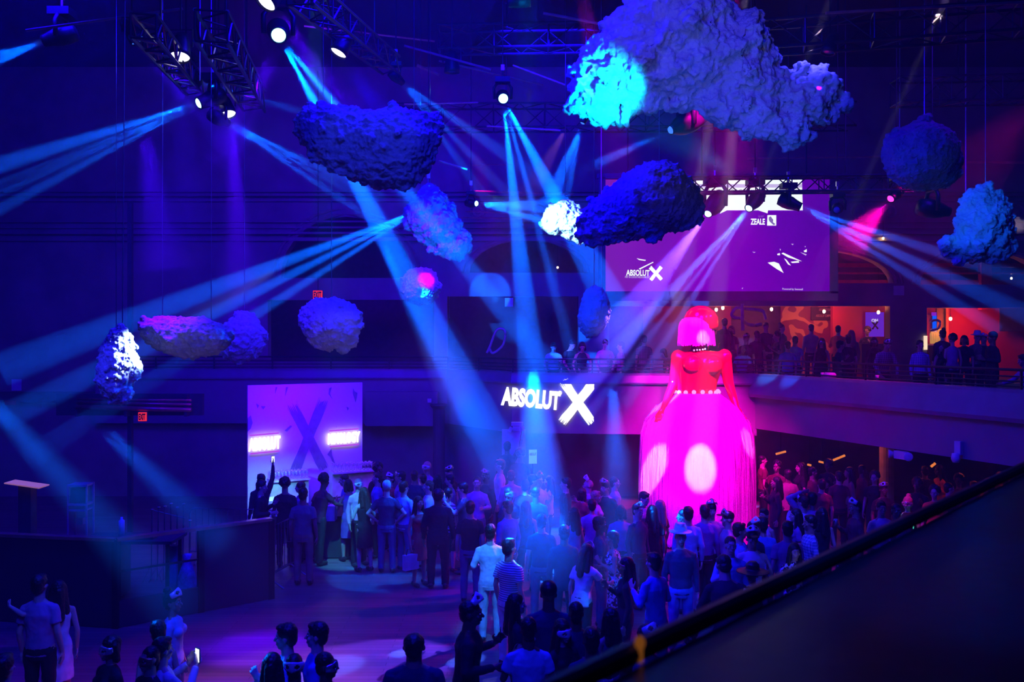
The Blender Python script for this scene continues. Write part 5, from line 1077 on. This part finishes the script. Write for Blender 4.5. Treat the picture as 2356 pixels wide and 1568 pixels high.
# --- by the cocktail bar, far left of the crowd
GB = 'guests in front of the cocktail bar'
a = P_(600, 1088, 'bl', 'raise', 'm', 'blk.long', 'blk', ('short', 'k'), 'dark figure with one arm raised high holding a phone before the violet backdrop', skin=2, group=GB)
held(a, 'phone', 'glowing phone held high in front of the left glowing word', -1, 'raise', True)
P_(603, 1103, 'r', 'chat', 'm', 'blk.long', 'blk', ('short', 'k'), 'man in dark suit with cyan lit collar at the left end of the bar', 1.8, group=GB)
P_(656, 1099, 'b', 'stand', 'm', 'blk', 'blk', ('afro', 'k'), 'dark haired person in black tee from behind, right of the man in dark suit', skin=1, group=GB)
a = P_(690, 1106, 'l', 'phone', 'f', 'purp.long', 'blk', ('bob', 'b'), 'person holding a small camera up to the face left of the bar boxes', group=GB); held(a, 'camera', 'small camera held up near the bar', -1, 'phone')
a = P_(698, 1120, 'b', 'stand', 'm', 'gry', 'khk', ('short', 'k'), 'photographer in grey shirt from behind with a camera hanging in his right hand', 1.82, skin=1, group=GB); held(a, 'camera', 'camera hanging from the hand of the grey shirted photographer', 1, 'stand')
P_(748, 1089, 'br', 'reach', 'm', 'wine', 'blk', ('afro', 'k'), 'man in wine red tee bending right over the white boxes', 1.82, skin=2, group=GB)
P_(790, 1087, 'l', 'reach', 'm', 'blu', 'blk', ('crew', 'b'), 'short haired man in blue tee reaching left at the bar', group=GB)
P_(800, 1101, 'bl', 'chat', 'f', 'dress:purp', '', ('bob', 'k'), 'woman in sleeveless patterned short dress with bare legs near the boxes', 1.68, skin=1, group=GB)
P_(825, 1097, 'cr', 'stand', 'm', 'pink.long', 'blk', ('bald', ''), 'bald man with a bright mask over his eyes behind the two women in short dresses', mk='facew', group=GB)
a = P_(836, 1119, 'bl', 'chat', 'f', 'dress:blk', '', ('long', 'b'), 'long haired woman in short black dress with bare cyan lit legs', 1.66, group=GB)
P_(871, 1066, 'cr', 'stand', 'm', 'blk', 'blk', ('afro', 'k'), 'dark curly haired man furthest back right of the glass shelf', 1.85, skin=2, group=GB)
P_(868, 1085, 'l', 'stand', 'm', 'blu', 'blk', ('crew', 'b'), 'fair man with shaved sides looking left just right of the bar shelf', group=GB)
P_(890, 1105, 'b', 'hips', 'm', 'nvy', 'jean', ('beanie', 'w'), 'man in patterned beanie and dark tee seen from behind in jeans', 1.8, group=GB)
P_(898, 1088, 'cl', 'stand', 'f', 'red', 'blk', ('short', 'k'), 'person with white patterned mask pushed up, between beanie man and the dark haired group', mk='upw', group=GB)
P_(921, 1082, 'l', 'stand', 'm', 'purp.long', 'blk', ('short', 'k'), 'dark haired man facing left with a lit strand of mask on his brow', mk='side', group=GB)
P_(930, 1105, 'br', 'drink', 'm', 'sky.long', 'jean', ('short', 'k'), 'man in light blue shirt facing away right of the beanie man', group=GB)
P_(954, 1080, 'b', 'stand', 'm', 'nvy', 'blk', ('crew', 'b'), 'close cropped man seen from behind with a blue glowing phone at his shoulder', skin=1, group=GB)
a = P_(972, 1088, 'bl', 'phone', 'f', 'nvy.long', 'blk', ('short', 'k'), 'person holding a phone up between the cropped man and the masked tall man', group=GB); held(a, 'phone', 'small blue lit phone above the middle of the bar crowd', -1, 'phone', True)
P_(982, 1058, 'cl', 'stand', 'm', 'mauve.long', 'blk', ('bald', ''), 'tall masked man in mauve shirt looking up, highest head right of the bar', 1.9, mk='facew', group=GB)
P_(985, 1103, 'l', 'stand', 'm', 'pink', 'blk', ('crew', 'b'), 'pink lit man in pale tee facing left in the middle of the bar crowd', group=GB)
P_(1008, 1090, 'br', 'stand', 'f', 'purp.tank', 'skirt', ('long', 'k'), 'dark long haired woman with bare shoulder right of the pink lit man', group=GB)
P_(1033, 1072, 'cr', 'stand', 'm', 'blk', 'blk', ('cap', 'k'), 'person with silver mask on a dark cap far behind at the crowd edge', mk='up', group=GB)
P_(1034, 1090, 'l', 'phone', 'f', 'purp', 'blk', ('short', 'k'), 'violet lit person lifting both hands, right of the dark long haired woman', group=GB)
a = P_(964, 1140, 'cr', 'stand', 'f', 'dress:red', '', ('long', 'k'), 'long haired woman in red dress carrying a pale bag', 1.66, skin=1, group=GB); held(a, 'bag', 'large pale handbag at the side of the woman in red', -1, 'stand')
P_(1008, 1122, 'b', 'stand', 'm', 'blk.long', 'blk', ('short', 'k'), 'big dark figure from behind right of the woman in red', 1.84, skin=2, wide=1.12, group=GB)
P_(1033, 1120, 'br', 'stand', 'f', 'bands', 'skirt', ('short', 'k'), 'woman in banded top from behind beside the big dark figure', group=GB)
a = P_(1063, 1108, 'l', 'phone', 'm', 'nvy', 'jean', ('short', 'k'), 'dark man holding a tiny lit phone left of the man in glasses', group=GB); held(a, 'phone', 'tiny lit phone left of the man in glasses', -1, 'phone', True)
P_(1097, 1095, 'c', 'fold', 'm', 'mauve.long', 'jean', ('crew', 'b'), 'short haired man facing the camera with folded arms, left of the masked dark man', group=GB)
GM = 'guests in the middle of the dance floor'
P_(1117, 1080, 'cl', 'stand', 'm', 'blk.long', 'blk', ('crew', 'k'), 'dark man with silver mask on the brow left of the pink shirted man', mk='up', skin=2, group=GM)
P_(1150, 1055, 'l', 'stand', 'm', 'wht.long', 'blk', ('short', 'b'), 'tall man in pale shirt lit pink looking left under the standing board', 1.9, group=GM)
P_(1176, 1080, 'b', 'stand', 'm', 'mauve.long', 'blk', ('short', 'b'), 'man with pinkish hair in front of the standing board, right of the pink shirted man', group=GM)
P_(1172, 1119, 'cr', 'stand', 'm', 'nvy', 'blk', ('crew', 'k'), 'dark man with shiny mask below the pink shirted man', mk='face', skin=2, group=GM)
P_(1208, 1101, 'b', 'stand', 'm', 'wine', 'jean', ('short', 'k'), 'broad man in wine tee from behind right of the masked dark man', group=GM)
P_(1228, 1090, 'r', 'stand', 'm', 'blk', 'blk', ('short', 'k'), 'small far head between the wine tee and the pink bald man', group=GM)
P_(1240, 1090, 'cr', 'chat', 'm', 'pink', 'blk', ('crew', 'b'), 'stubbly pink lit man with mask on his brow left of the long haired woman', mk='top', group=GM)
P_(1262, 1093, 'l', 'stand', 'f', 'pink.long', 'blk', ('long', 'k'), 'long dark haired woman in pink facing left in the middle', group=GM)
P_(1232, 1118, 'b', 'stand', 'm', 'blk', 'blk', ('cap', 'k'), 'dark figure in a cap from behind with mask strap, below the stubbly pink man', skin=2, group=GM)
P_(1301, 1097, 'l', 'stand', 'm', 'blk.long', 'blk', ('short', 'k'), 'man in dark suit facing left in front of the dark doorway', 1.8, group=GM)
P_(1341, 1121, 'br', 'stand', 'f', 'red', 'blk', ('bob', 'b'), 'woman in red top from behind left of the pink masked man', group=GM)
P_(1353, 1100, 'l', 'drink', 'm', 'pink', 'blk', ('bald', ''), 'pink lit bald man with mask on top drinking', mk='topw', group=GM)
P_(1372, 1127, 'r', 'stand', 'f', 'pink.tank', 'blk', ('short', 'y'), 'bright pink lit woman in front of the drinking bald man', group=GM)
P_(1391, 1104, 'cl', 'reach', 'm', 'blk.long', 'blk', ('short', 'k'), 'dark man reaching forward just left of the giant skirt', mk='top', group=GM)
P_(1415, 1095, 'r', 'stand', 'm', 'lgt.long', 'blk', ('crew', 'b'), 'dim man in pale shirt at the left side of the giant skirt', group=GM)
P_(1362, 1146, 'b', 'stand', 'f', 'mauve', 'blk', ('short', 'k'), 'dark haired person in mauve tee from behind below the bright pink woman', group=GM)
P_(1381, 1186, 'r', 'stand', 'm', 'nvy', 'jean', ('short', 'k'), 'dim blue man in profile above the woman in floral dress', 1.8, skin=2, group=GM)
P_(1408, 1219, 'l', 'chat', 'f', 'dress:floral', '', ('bob', 'k'), 'woman in white floral dress facing left', 1.66, skin=1, group=GM)
P_(1484, 1128, 'cr', 'reach', 'm', 'lgt', 'blk', ('short', 'b'), 'brown haired man in pale tee bending at the left front of the skirt', group=GM)
P_(1468, 1156, 'cr', 'stand', 'm', 'nvy.long', 'blk', ('crew', 'k'), 'dark man with silver mask on the brow in front of the bending man', mk='up', group=GM)
P_(1500, 1160, 'b', 'stand', 'f', 'blk', 'blk', ('long', 'k'), 'dark long haired woman before the skirt, left of the blonde', group=GM)
P_(1517, 1148, 'bl', 'stand', 'f', 'wine', 'blk', ('long', 'y'), 'blonde long haired woman in front of the giant skirt', group=GM)
P_(1298, 1205, 'b', 'stand', 'm', 'nvy.long', 'nvy', ('short', 'k'), 'hazy dark blue figure from behind in the thick of the middle beam', group=GM, skin=2)
P_(1246, 1180, 'b', 'stand', 'm', 'nvy', 'jean', ('short', 'k'), 'hazy figure from behind just left of the middle beam', group=GM)
P_(1320, 1165, 'bl', 'stand', 'f', 'blu.tank', 'skirt', ('long', 'k'), 'hazy long haired woman behind the woman in the white top', group=GM)
P_(1082, 1150, 'b', 'stand', 'm', 'blk', 'jean', ('short', 'k'), 'dim man in black tee and jeans up left of the white shirted man', group=GM)
P_(1168, 1150, 'bl', 'stand', 'm', 'blu.long', 'nvy', ('short', 'k'), 'dim blue man behind the white shirted man and the polo man', group=GM)
P_(1428, 1160, 'b', 'stand', 'f', 'purp', 'blk', ('bob', 'k'), 'dim purple lit woman from behind left of the bending man', group=GM)
P_(1210, 1150, 'b', 'stand', 'f', 'nvy.tank', 'skirt', ('long', 'b'), 'dim long haired woman behind the striped polo man', group=GM)
# --- centre
P_(1128, 1203, 'b', 'fold', 'm', 'wht.long', 'lgt', ('short', 'k'), 'man in white shirt and pale trousers from behind, brightly cyan lit', 1.80, group=GM)
P_(1172, 1236, 'br', 'stand', 'm', 'stripe', 'wht', ('short', 'k'), 'man in striped polo and white trousers from behind, brightly lit', 1.82, group=GM)
a = P_(1084, 1378, 'r', 'chat', 'm', 'blk.long', 'blk', ('crew', 'k'), 'big bearded man in black with white mask on his head in the centre foreground', 1.86, mk='topw', skin=2, wide=1.15, group=GM); held(a, 'phone', 'phone in the hands of the big man in black', 1, 'chat')
P_(1190, 1363, 'r', 'drink', 'f', 'blk', 'blk', ('long', 'k'), 'long dark haired woman in profile right of the big man in black', 1.68, group=GM)
P_(1216, 1414, 'b', 'chat', 'm', 'sky', 'jean', ('crew', 'k'), 'cropped dark haired man in blue shirt from behind in the centre foreground', 1.82, skin=2, group=GM)
P_(1262, 1337, 'b', 'stand', 'm', 'nvy.long', 'nvy', ('beanie', 'k'), 'big dark blue figure in the haze right of the striped polo man', 1.84, skin=2, wide=1.1, group=GM)
P_(1296, 1423, 'cr', 'chat', 'f', 'blk', 'blk', ('long', 'k'), 'person in black with small white half mask in the lower middle', mk='facew', group=GM)
P_(1352, 1247, 'br', 'reach', 'f', 'wht', 'blk', ('long', 'k'), 'woman in white top reaching right with cyan lit arm', 1.66, mk='upw', group=GM)
a = P_(1438, 1279, 'l', 'drink', 'f', 'blk.long', 'blk', ('long', 'k'), 'woman in black with golden mask facing left', 1.68, mk='facek', skin=1, group=GM)
P_(1502, 1268, 'bl', 'chat', 'm', 'blu.long', 'jean', ('short', 'k'), 'man in blue jacket and jeans from behind under the right side beam', 1.82, group=GM)
P_(1402, 1394, 'bl', 'stand', 'f', 'nvy.tank', 'skirt', ('long', 'k'), 'dark haired woman from behind in the hazy lower middle', skin=1, group=GM)
P_(1360, 1440, 'b', 'stand', 'm', 'nvy', 'nvy', ('short', 'k'), 'hazy dark figure below the woman in the white top', skin=2, group=GM)
P_(1492, 1436, 'cr', 'stand', 'm', 'nvy', 'blk', ('short', 'b'), 'man with blue round-eyed mask pushed up near the black ledge', mk='upw', group=GM)
P_(1387, 1533, 'c', 'stand', 'f', 'nvy', 'blk', ('short', 'b'), 'person in pale blue mask facing the camera at the bottom edge', mk='facew', group=GM)
P_(1440, 1478, 'b', 'stand', 'm', 'nvy', 'blk', ('short', 'k'), 'dim figure from behind just left of the man with the blue round-eyed mask', skin=2, group=GM)
P_(1583, 1411, 'cl', 'lean', 'm', 'nvy.long', 'blk', ('short', 'k'), 'bent man with mask on his brow half cut off by the black ledge', mk='upw', skin=1, group=GM)
P_(1325, 1380, 'b', 'stand', 'm', 'nvy.long', 'nvy', ('crew', 'k'), 'hazy figure from behind between the two dark women of the lower middle', skin=2, group=GM)
# --- right of centre
GR = 'guests in front of the giant skirt and to its right'
P_(1566, 1212, 'c', 'stand', 'm', 'nvy.long', 'blu', ('fedora', 'w'), 'man in pale fedora, navy sweater and blue jeans standing in the open', 1.84, group=GR)
P_(1583, 1163, 'b', 'stand', 'm', 'sky.long', 'jean', ('short', 'k'), 'man in light blue shirt from behind right of the fedora', 1.8, group=GR)
P_(1570, 1170, 'l', 'stand', 'f', 'purp', 'blk', ('bob', 'k'), 'dark head beside the light blue shirt, on its left', skin=1, group=GR)
P_(1621, 1159, 'b', 'stand', 'm', 'purp.long', 'blk', ('short', 'k'), 'dark haired man before the skirt left of the shiny dome mask', group=GR)
P_(1637, 1156, 'c', 'stand', 'm', 'mauve', 'blk', ('beanie', 'k'), 'person in mauve with shiny dome mask before the middle of the skirt', mk='top', group=GR)
P_(1674, 1174, 'l', 'stand', 'm', 'mauve.long', 'jean', ('cap', 'k'), 'person with shiny mask on a dark cap at the right front of the skirt', mk='up', group=GR)
P_(1703, 1200, 'r', 'stand', 'm', 'sky', 'blk', ('short', 'k'), 'blue lit man in profile below the right edge of the skirt', group=GR)
P_(1666, 1264, 'b', 'lean', 'm', 'blk.long', 'blk', ('crew', 'k'), 'big man in black jacket from behind with round white mask on his head', 1.88, wide=1.15, skin=1, group=GR)
mk_ = pob('mask', mask_mesh('up', 24), PEOPLE[-1], M_MASKW); mk_.rotation_euler = (0, 0, PI); mk_.location = (.0, .56, .0)
P_(1681, 1232, 'c', 'drink', 'm', 'sky.long', 'blk', ('crew', 'b'), 'fair man facing the camera above the big black jacket', group=GR)
P_(1731, 1217, 'c', 'chat', 'm', 'wht.long', 'jean', ('cap', 'k'), 'man in white shirt under dark vest with cap and mask facing the camera', 1.8, mk='topw', skin=1, group=GR)
P_(1754, 1186, 'b', 'stand', 'm', 'blu.long', 'jean', ('short', 'k'), 'man in blue shirt from behind above the vest man', group=GR)
P_(1736, 1212-14, 'cr', 'stand', 'm', 'nvy', 'blk', ('short', 'k'), 'dark head wearing a dazzling white mask on top', mk='topw', skin=2, group=GR)
P_(1757, 1168, 'cl', 'stand', 'f', 'pink.tank', 'blk', ('short', 'k'), 'small pink lit woman right beside the skirt', skin=1, group=GR)
P_(1811, 1196, 'b', 'stand', 'm', 'mauve', 'jean', ('short', 'k'), 'man in mauve tee from behind left of the plaid shirt', 1.82, group=GR)
P_(1829, 1168, 'l', 'stand', 'f', 'purp', 'blk', ('long', 'k'), 'long dark haired woman behind the mauve tee man', group=GR)
a = P_(1829, 1248, 'c', 'phone', 'f', 'floral', 'blk', ('long', 'k'), 'long haired woman holding a glowing phone before the mauve tee man', 1.62, group=GR); held(a, 'phone', 'glowing phone in the hands of the long haired woman by the plaid shirt', -1, 'phone', True)
P_(1863, 1183, 'l', 'stand', 'm', 'plaid.long', 'jean', ('short', 'k'), 'man in blue plaid shirt facing left', 1.8, skin=1, group=GR)
P_(1826, 1133, 'r', 'stand', 'm', 'wht.long', 'blk', ('crew', 'k'), 'man in white vest bending forward in pink light', skin=2, group=GR)
P_(1846, 1138, 'bl', 'stand', 'm', 'wht', 'blk', ('short', 'b'), 'man in white tee with pink lit mask on his head', mk='upw', group=GR)
P_(1868, 1130, 'b', 'head', 'm', 'mauve.long', 'blk', ('short', 'k'), 'person with bent arm raised behind the head', 1.84, skin=1, group=GR)
P_(1890, 1164, 'b', 'stand', 'f', 'blk.tank', 'blk', ('long', 'k'), 'dark woman whose bare arm is lit bright cyan', 1.72, group=GR)
a = P_(1731, 1298, 'cl', 'drink', 'f', 'blk.tank', 'blk', ('sunhat', 'k'), 'woman in wide black hat and black tank top beside the ledge', 1.64, group=GR); held(a, 'cup', 'small clear cup in the hand of the woman in the black hat', -1, 'drink')
P_(1935, 1262, 'l', 'lean', 'm', 'blk', 'blk', ('short', 'k'), 'dark bent figure with a bright glint right of the cyan arm', mk='top', skin=2, group=GR)
a = P_(1968, 1148, 'l', 'drink', 'm', 'wine.long', 'blk', ('crew', 'k'), 'man in wine red suit with pale mask on his head holding a drink', 1.84, mk='upw', skin=1, group=GR); held(a, 'cup', 'small cup in the hand of the man in the wine red suit', -1, 'drink')
P_(2028, 1150, 'c', 'stand', 'm', 'lgt', 'blk', ('short', 'k'), 'man in grey tee with pink shoulders right of the suited man', skin=1, group=GR)
P_(2063, 1156, 'c', 'stand', 'm', 'mauve.long', 'blk', ('crew', 'k'), 'slim man in open shirt between the grey tee and the glowing straps', skin=2, group=GR)
a = P_(2088, 1141, 'cl', 'stand', 'f', 'blk.tank', 'blk', ('bun', 'y'), 'masked woman with two glowing aqua shoulder straps', 1.7, mk='face', group=GR)
for s in (-1, 1): MB().tube([V(s*.13, -.09, 1.2), V(s*.145, -.115, 1.32), V(s*.13, -.08, 1.42), V(s*.12, 0, 1.475)], .008, 6).obj('glow_strap', glow('aqua_strap', (.1, 1, .75), 1.3), a)
P_(2055, 1207, 'b', 'stand', 'f', 'blk', 'blk', ('afro', 'k'), 'small dark head in front of the slim man at the ledge', 1.6, skin=2, group=GR)
def shady(x, k, c):
    wh = [(1775, 'hard against the right side of the skirt'), (1800, 'just right of the skirt'), (1830, 'below the short amber strip'), (1862, 'right of the short amber strip'), (1895, 'left of the slanted amber strip'), (1920, 'under the slanted amber strip'), (1945, 'right of the slanted amber strip'), (1975, 'well left of the pale pillar'),
          (2000, 'beside the pale pillar'), (2060, 'in front of the pale pillar'), (2120, 'left below the emergency light'), (2140, 'below the emergency light'), (2155, 'right of the small amber light'), (2175, 'between emergency light and dome camera'), (2195, 'left below the dome camera'), (2220, 'below the dome camera'),
          (2255, 'right of the dome camera'), (2290, 'near the far end of the ledge'), (2320, 'close to the right edge'), (2400, 'at the right edge')]
    n = {'wine': 'wine red', 'khk': 'khaki', 'blk': 'black', 'org': 'orange'}[c]; return 'shadowy guest in %s, %s, %s' % (n, ('short haired', 'long haired', 'cropped', 'curly haired')[k % 4], [b for a, b in wh if x < a][0])
for x, y, c in ((1755, 1046, 'wine'), (1787, 1061, 'wine'), (1812, 1078, 'khk'), (1841, 1062, 'blk'), (1870, 1072, 'wine'), (1905, 1058, 'blk'), (1930, 1082, 'wine'), (1953, 1073, 'khk'), (1986, 1068, 'wine'), (2012, 1085, 'blk'), (2128, 1070, 'blk'), (2160, 1068, 'org'),
                (2184, 1108, 'blk'), (2206, 1092, 'wine'), (2240, 1105, 'wine'), (2272, 1098, 'khk'), (2303, 1083, 'blk'), (2110, 1100, 'blk'), (1890, 1100, 'wine'), (1785, 1095, 'blk'), (2333, 1090, 'wine'), (2150, 1118, 'org')):
    k = len(PEOPLE); P_(x, y, ('b', 'l', 'r', 'cl')[k % 4], ('stand', 'drink', 'chat')[k % 3], 'mf'[k % 2], c+('.long' if k % 3 else ''), 'blk', (('short', 'k'), ('long', 'k'), ('crew', 'k'), ('afro', 'k'))[k % 4],
        shady(x, k, c), 1.7, skin=k % 3, group='shadowy crowd under the balcony', D=min(21.0, (CZ-1.72)*F/(y-HY)))
P_(2033, 1110, 'c', 'stand', 'm', 'blk', 'blk', ('short', 'k'), 'dark person with a glinting silver mask in front of the pale pillar', 1.7, mk='up', skin=2, group=GR)
P_(1197, 1032, 'b', 'stand', 'm', 'blk', 'blk', ('afro', 'k'), 'black silhouette with round hair before the standing board', 1.9, D=21.4, group='dark figures at the back under the balcony', skin=2)
P_(1167, 1014, 'b', 'raise', 'm', 'blk', 'blk', ('short', 'k'), 'black silhouette left of the round hair one, before the standing board', 1.9, D=21.6, group='dark figures at the back under the balcony', skin=2)
p = W(1226, 1050, 21.2); t = empty('hand_held_placard', 'small pale blue placard held up at the back, right of the standing board', 'placard', p, R(10))
MB().box((0, 0, 0), (.2, .015, .34)).obj('card', mat('glowing_blue_card', (.35, .7, 1), .4, emit=(.2, .6, 1), est=.5), t); put('lettering', text_mesh('lettering', 'ABSOLUT', .07, .17, Matrix.Translation((-.085, -.01, .03)), .004, .02), M_DARK, t)  # weak blue glow added to a plain card
MB().tube([(0, 0, -.17), (0, 0, -p.z+.01)], .012, 6).obj('stick', M_DARK, t)
# --- foreground, bottom edge
GF = 'guests along the bottom edge'
P_(92, 1318, 'b', 'stand', 'm', 'mauve', 'blk', ('short', 'k'), 'man in violet lit tee from behind at the far left', 1.82, group=GF)
P_(133, 1332, 'bl', 'hug', 'f', 'dress:wht', '', ('long', 'k'), 'woman in white dress with her arm over the man at the far left', 1.70, group=GF)
P_(10, 1500, 'b', 'stand', 'm', 'mauve', 'blk', ('short', 'k'), 'dark head and violet shoulders in the bottom left corner', 1.78, group=GF)
P_(252, 1461, 'cl', 'stand', 'f', 'blk', 'blk', ('bob', 'k'), 'woman in black with lit face mask looking left near the bottom left', 1.66, mk='face', skin=1, group=GF)
P_(398, 1358, 'r', 'stand', 'f', 'sky', 'jean', ('bun', 'k'), 'woman with hair bun and mask on her brow facing right', 1.70, mk='upw', skin=1, group=GF)
P_(362, 1424, 'bl', 'stand', 'f', 'sky.tank', 'blk', ('short', 'k'), 'dim blue person with bare shoulder below the hair bun', 1.68, group=GF)
a = P_(376, 1462, 'br', 'phone', 'm', 'wht.long', 'blk', ('short', 'k'), 'person in white shirt lifting a phone toward the stage', 1.7, group=GF); 
held(a, 'phone', 'bright phone held up by the white shirted person near the bottom left', -1, 'phone', True)
P_(343, 1484, 'cl', 'stand', 'm', 'blk', 'blk', ('crew', 'k'), 'person in black with dark mask below the dim blue shoulder', 1.66, mk='facek', skin=1, group=GF)
P_(656, 1431, 'l', 'chat', 'm', 'sky.long', 'jean', ('short', 'k'), 'dark haired man in profile facing left, left one of the bottom pair', 1.82, group=GF)
P_(728, 1428, 'l', 'drink', 'm', 'blu.long', 'jean', ('short', 'k'), 'dark haired man in bright blue facing left, right one of the bottom pair', 1.82, group=GF)
P_(628, 1497, 'b', 'chat', 'f', 'sky', 'blk', ('long', 'k'), 'long black haired woman from behind with raised lace sleeve at the bottom', 1.66, group=GF)
P_(678, 1499, 'b', 'stand', 'm', 'wine', 'blk', ('crew', 'k'), 'person with a white round-eyed mask worn on the back of the head at the bottom', 1.7, skin=2, group=GF)
mk_ = pob('mask', mask_mesh('face', 0), PEOPLE[-1], M_MASKW); mk_.rotation_euler = (0, 0, PI); mk_.location = (0, .02, .03)
P_(752, 1497, 'r', 'stand', 'm', 'blk', 'blk', ('crew', 'k'), 'close cropped person in black facing right with mask on the face at the bottom', 1.72, mk='face', skin=2, group=GF)
P_(953, 1452, 'b', 'stand', 'm', 'nvy', 'blk', ('crew', 'k'), 'broad man in dark tee seen from behind alone at the bottom', 1.8, wide=1.25, skin=1, group=GF)
# --- balcony, left part
GL = 'guests leaning on the balcony above the wall lettering'
def B_(x, y, face, pose, sex, top, hr, lab, D, h=None, mk=None, skin=0, group=GL, wide=1.): return P_(x, y, face, pose, sex, top, 'blk', hr, lab, h or 1.66, mk, skin, 0, D, group, wide=wide)
B_(1274, 782, 'c', 'lean', 'm', 'wht', ('short', 'k'), 'man in pale tee leaning on the balcony, left of the other leaning guests', 23.3)
B_(1318, 776, 'cr', 'lean', 'm', 'blk', ('short', 'k'), 'dark guest on the balcony right of the man in the pale tee', 23.2)
B_(1340, 781, 'c', 'lean', 'f', 'blk.tank', ('bob', 'k'), 'dark guest with magenta lit forearm on the balcony rail', 23.1)
B_(1393, 775, 'c', 'lean', 'm', 'wht', ('short', 'b'), 'guest in pale top on the balcony beneath the upright blue cloud', 23.1)
B_(1428, 785, 'l', 'drink', 'm', 'lgt', ('short', 'b'), 'guest facing left with a drink on the balcony', 23.0)
B_(1482, 770, 'b', 'stand', 'm', 'check', ('short', 'k'), 'guest in banded shirt with his back turned on the balcony, left of the mannequin', 23.6)
B_(1524, 796, 'l', 'lean', 'f', 'wine', ('bob', 'b'), 'dim reddish guest on the balcony close to the mannequin shoulder', 22.8)
# --- balcony, right part
GU = 'guests at the upstairs bar'
for a in [(1642, 745, 'b', 'stand', 'f', 'blk', ('short', 'k'), 'dark guest right behind the mannequin head', 25.0), (1667, 731, 'b', 'stand', 'm', 'blk.long', ('short', 'k'), 'tall black silhouette below the bulb by the mannequin head', 25.0, 1.8),
        (1682, 748, 'cl', 'drink', 'f', 'wine', ('bob', 'b'), 'woman with warm lit face right of the tall silhouette', 25.2), (1712, 787, 'c', 'lean', 'm', 'sky', ('bald', ''), 'guest with blue lit shirt and dark face left of the blue tee man', 22.9, 1.66, None, 2),
        (1717, 768, 'c', 'stand', 'm', 'blk', ('cap', 'k'), 'guest with small silver mask on a cap, left of the blue tee man', 23.8, 1.66, 'up'), (1741, 760, 'b', 'stand', 'm', 'wine', ('short', 'k'), 'dim guest behind the silver mask guest', 24.4),
        (1762, 740, 'b', 'stand', 'm', 'blk.long', ('cap', 'k'), 'dark guest in a cap below the looped sculpture', 24.8, 1.75), (1786, 763, 'l', 'chat', 'f', 'blk', ('afro', 'k'), 'curly haired guest left of the blue tee man', 24.2),
        (1799, 744, 'cr', 'stand', 'm', 'blk', ('bun', 'k'), 'guest with hair knot and orange lit cheek', 25.0), (1812, 783, 'b', 'stand', 'm', 'blu', ('crew', 'b'), 'broad man in bright blue tee with his back turned at the railing', 22.9, 1.70, None, 0, GU, 1.2),
        (1829, 772, 'b', 'stand', 'm', 'sky', ('short', 'k'), 'guest in pale blue shirt behind the right shoulder of the blue tee man', 23.6), (1866, 744, 'b', 'stand', 'm', 'crm.long', ('crew', 'k'), 'man in cream shirt from behind at the patterned wall', 25.0, 1.75),
        (1890, 776, 'cl', 'stand', 'f', 'blk.tank', ('long', 'k'), 'dark haired woman with silver face mask below the cream shirt', 23.4, 1.62, 'face'), (1929, 747, 'br', 'chat', 'm', 'org.long', ('crew', 'k'), 'man in orange red shirt bending to the bar', 25.0, 1.72),
        (1934, 782, 'r', 'chat', 'm', 'blk', ('short', 'k'), 'man in black tee gesturing with both hands at the railing', 22.4, 1.68, None, 1), (1958, 758, 'b', 'stand', 'f', 'khk.long', ('long', 'y'), 'blonde long haired woman from behind right of the orange red shirt', 24.4),
        (1951, 772, 'b', 'stand', 'm', 'blk', ('crew', 'k'), 'guest with silver mask behind the gesturing man', 23.4, 1.66, 'up'), (1995, 752, 'cl', 'chat', 'f', 'blk', ('afro', 'b'), 'curly haired bartender with printed black tee behind the counter', 26.6, 1.7, None, 1),
        (2012, 774, 'c', 'stand', 'f', 'blk', ('bob', 'k'), 'dark guest with silver mask over the face in front of the bar counter', 23.0, 1.66, 'face', 2), (2043, 773, 'c', 'lean', 'm', 'check.long', ('short', 'k'), 'big man in plaid shirt leaning forward on the balcony rail', 20.8, 1.80, 'up', 1, GU, 1.15),
        (2117, 781, 'c', 'stand', 'm', 'plaid.long', ('short', 'k'), 'man in dark floral shirt against the pillar', 20.6, 1.66, None, 1), (2168, 757, 'b', 'stand', 'f', 'wine', ('bun', 'k'), 'woman with high hair knot in front of the lit bottles', 22.5, 1.7),
        (2191, 769, 'b', 'stand', 'f', 'mauve.tank', ('afro', 'k'), 'woman with big round hair from behind by the red wall', 21.6, 1.66), (2160, 786, 'cr', 'stand', 'f', 'blk.tank', ('long', 'k'), 'dark haired woman with bare arm facing right below the hair knot', 20.8, 1.62, None, 0),
        (2218, 770, 'cl', 'drink', 'f', 'blk', ('bob', 'k'), 'woman with golden mask sipping before the red wall', 21.8, 1.62, 'facek', 1), (2249, 764, 'c', 'chat', 'm', 'khk.long', ('fedora', 'w'), 'man in pale brimmed hat before the red wall', 22.0, 1.68, None, 1),
        (2263, 768, 'cl', 'drink', 'm', 'blk', ('crew', 'k'), 'masked man between the brimmed hat and the big dark man', 22.0, 1.68, 'upw', 1), (2283, 763, 'l', 'fold', 'm', 'blk.long', ('beanie', 'k'), 'big man in black with a dark cap in profile before the red wall', 19.8, 1.8, None, 2, GU, 1.15),
        (2352, 812, 'l', 'reach', 'm', 'purp.long', ('short', 'k'), 'guest in violet sleeves at the right edge of the picture', 16.6, 1.6, None, 1)]:
    a = list(a)+[None]*(13-len(a)); B_(a[0], a[1], a[2], a[3], a[4], a[5], a[6], a[7], a[8], a[9], a[10], a[11] or 0, a[12] if isinstance(a[12], str) else GU, 1.)
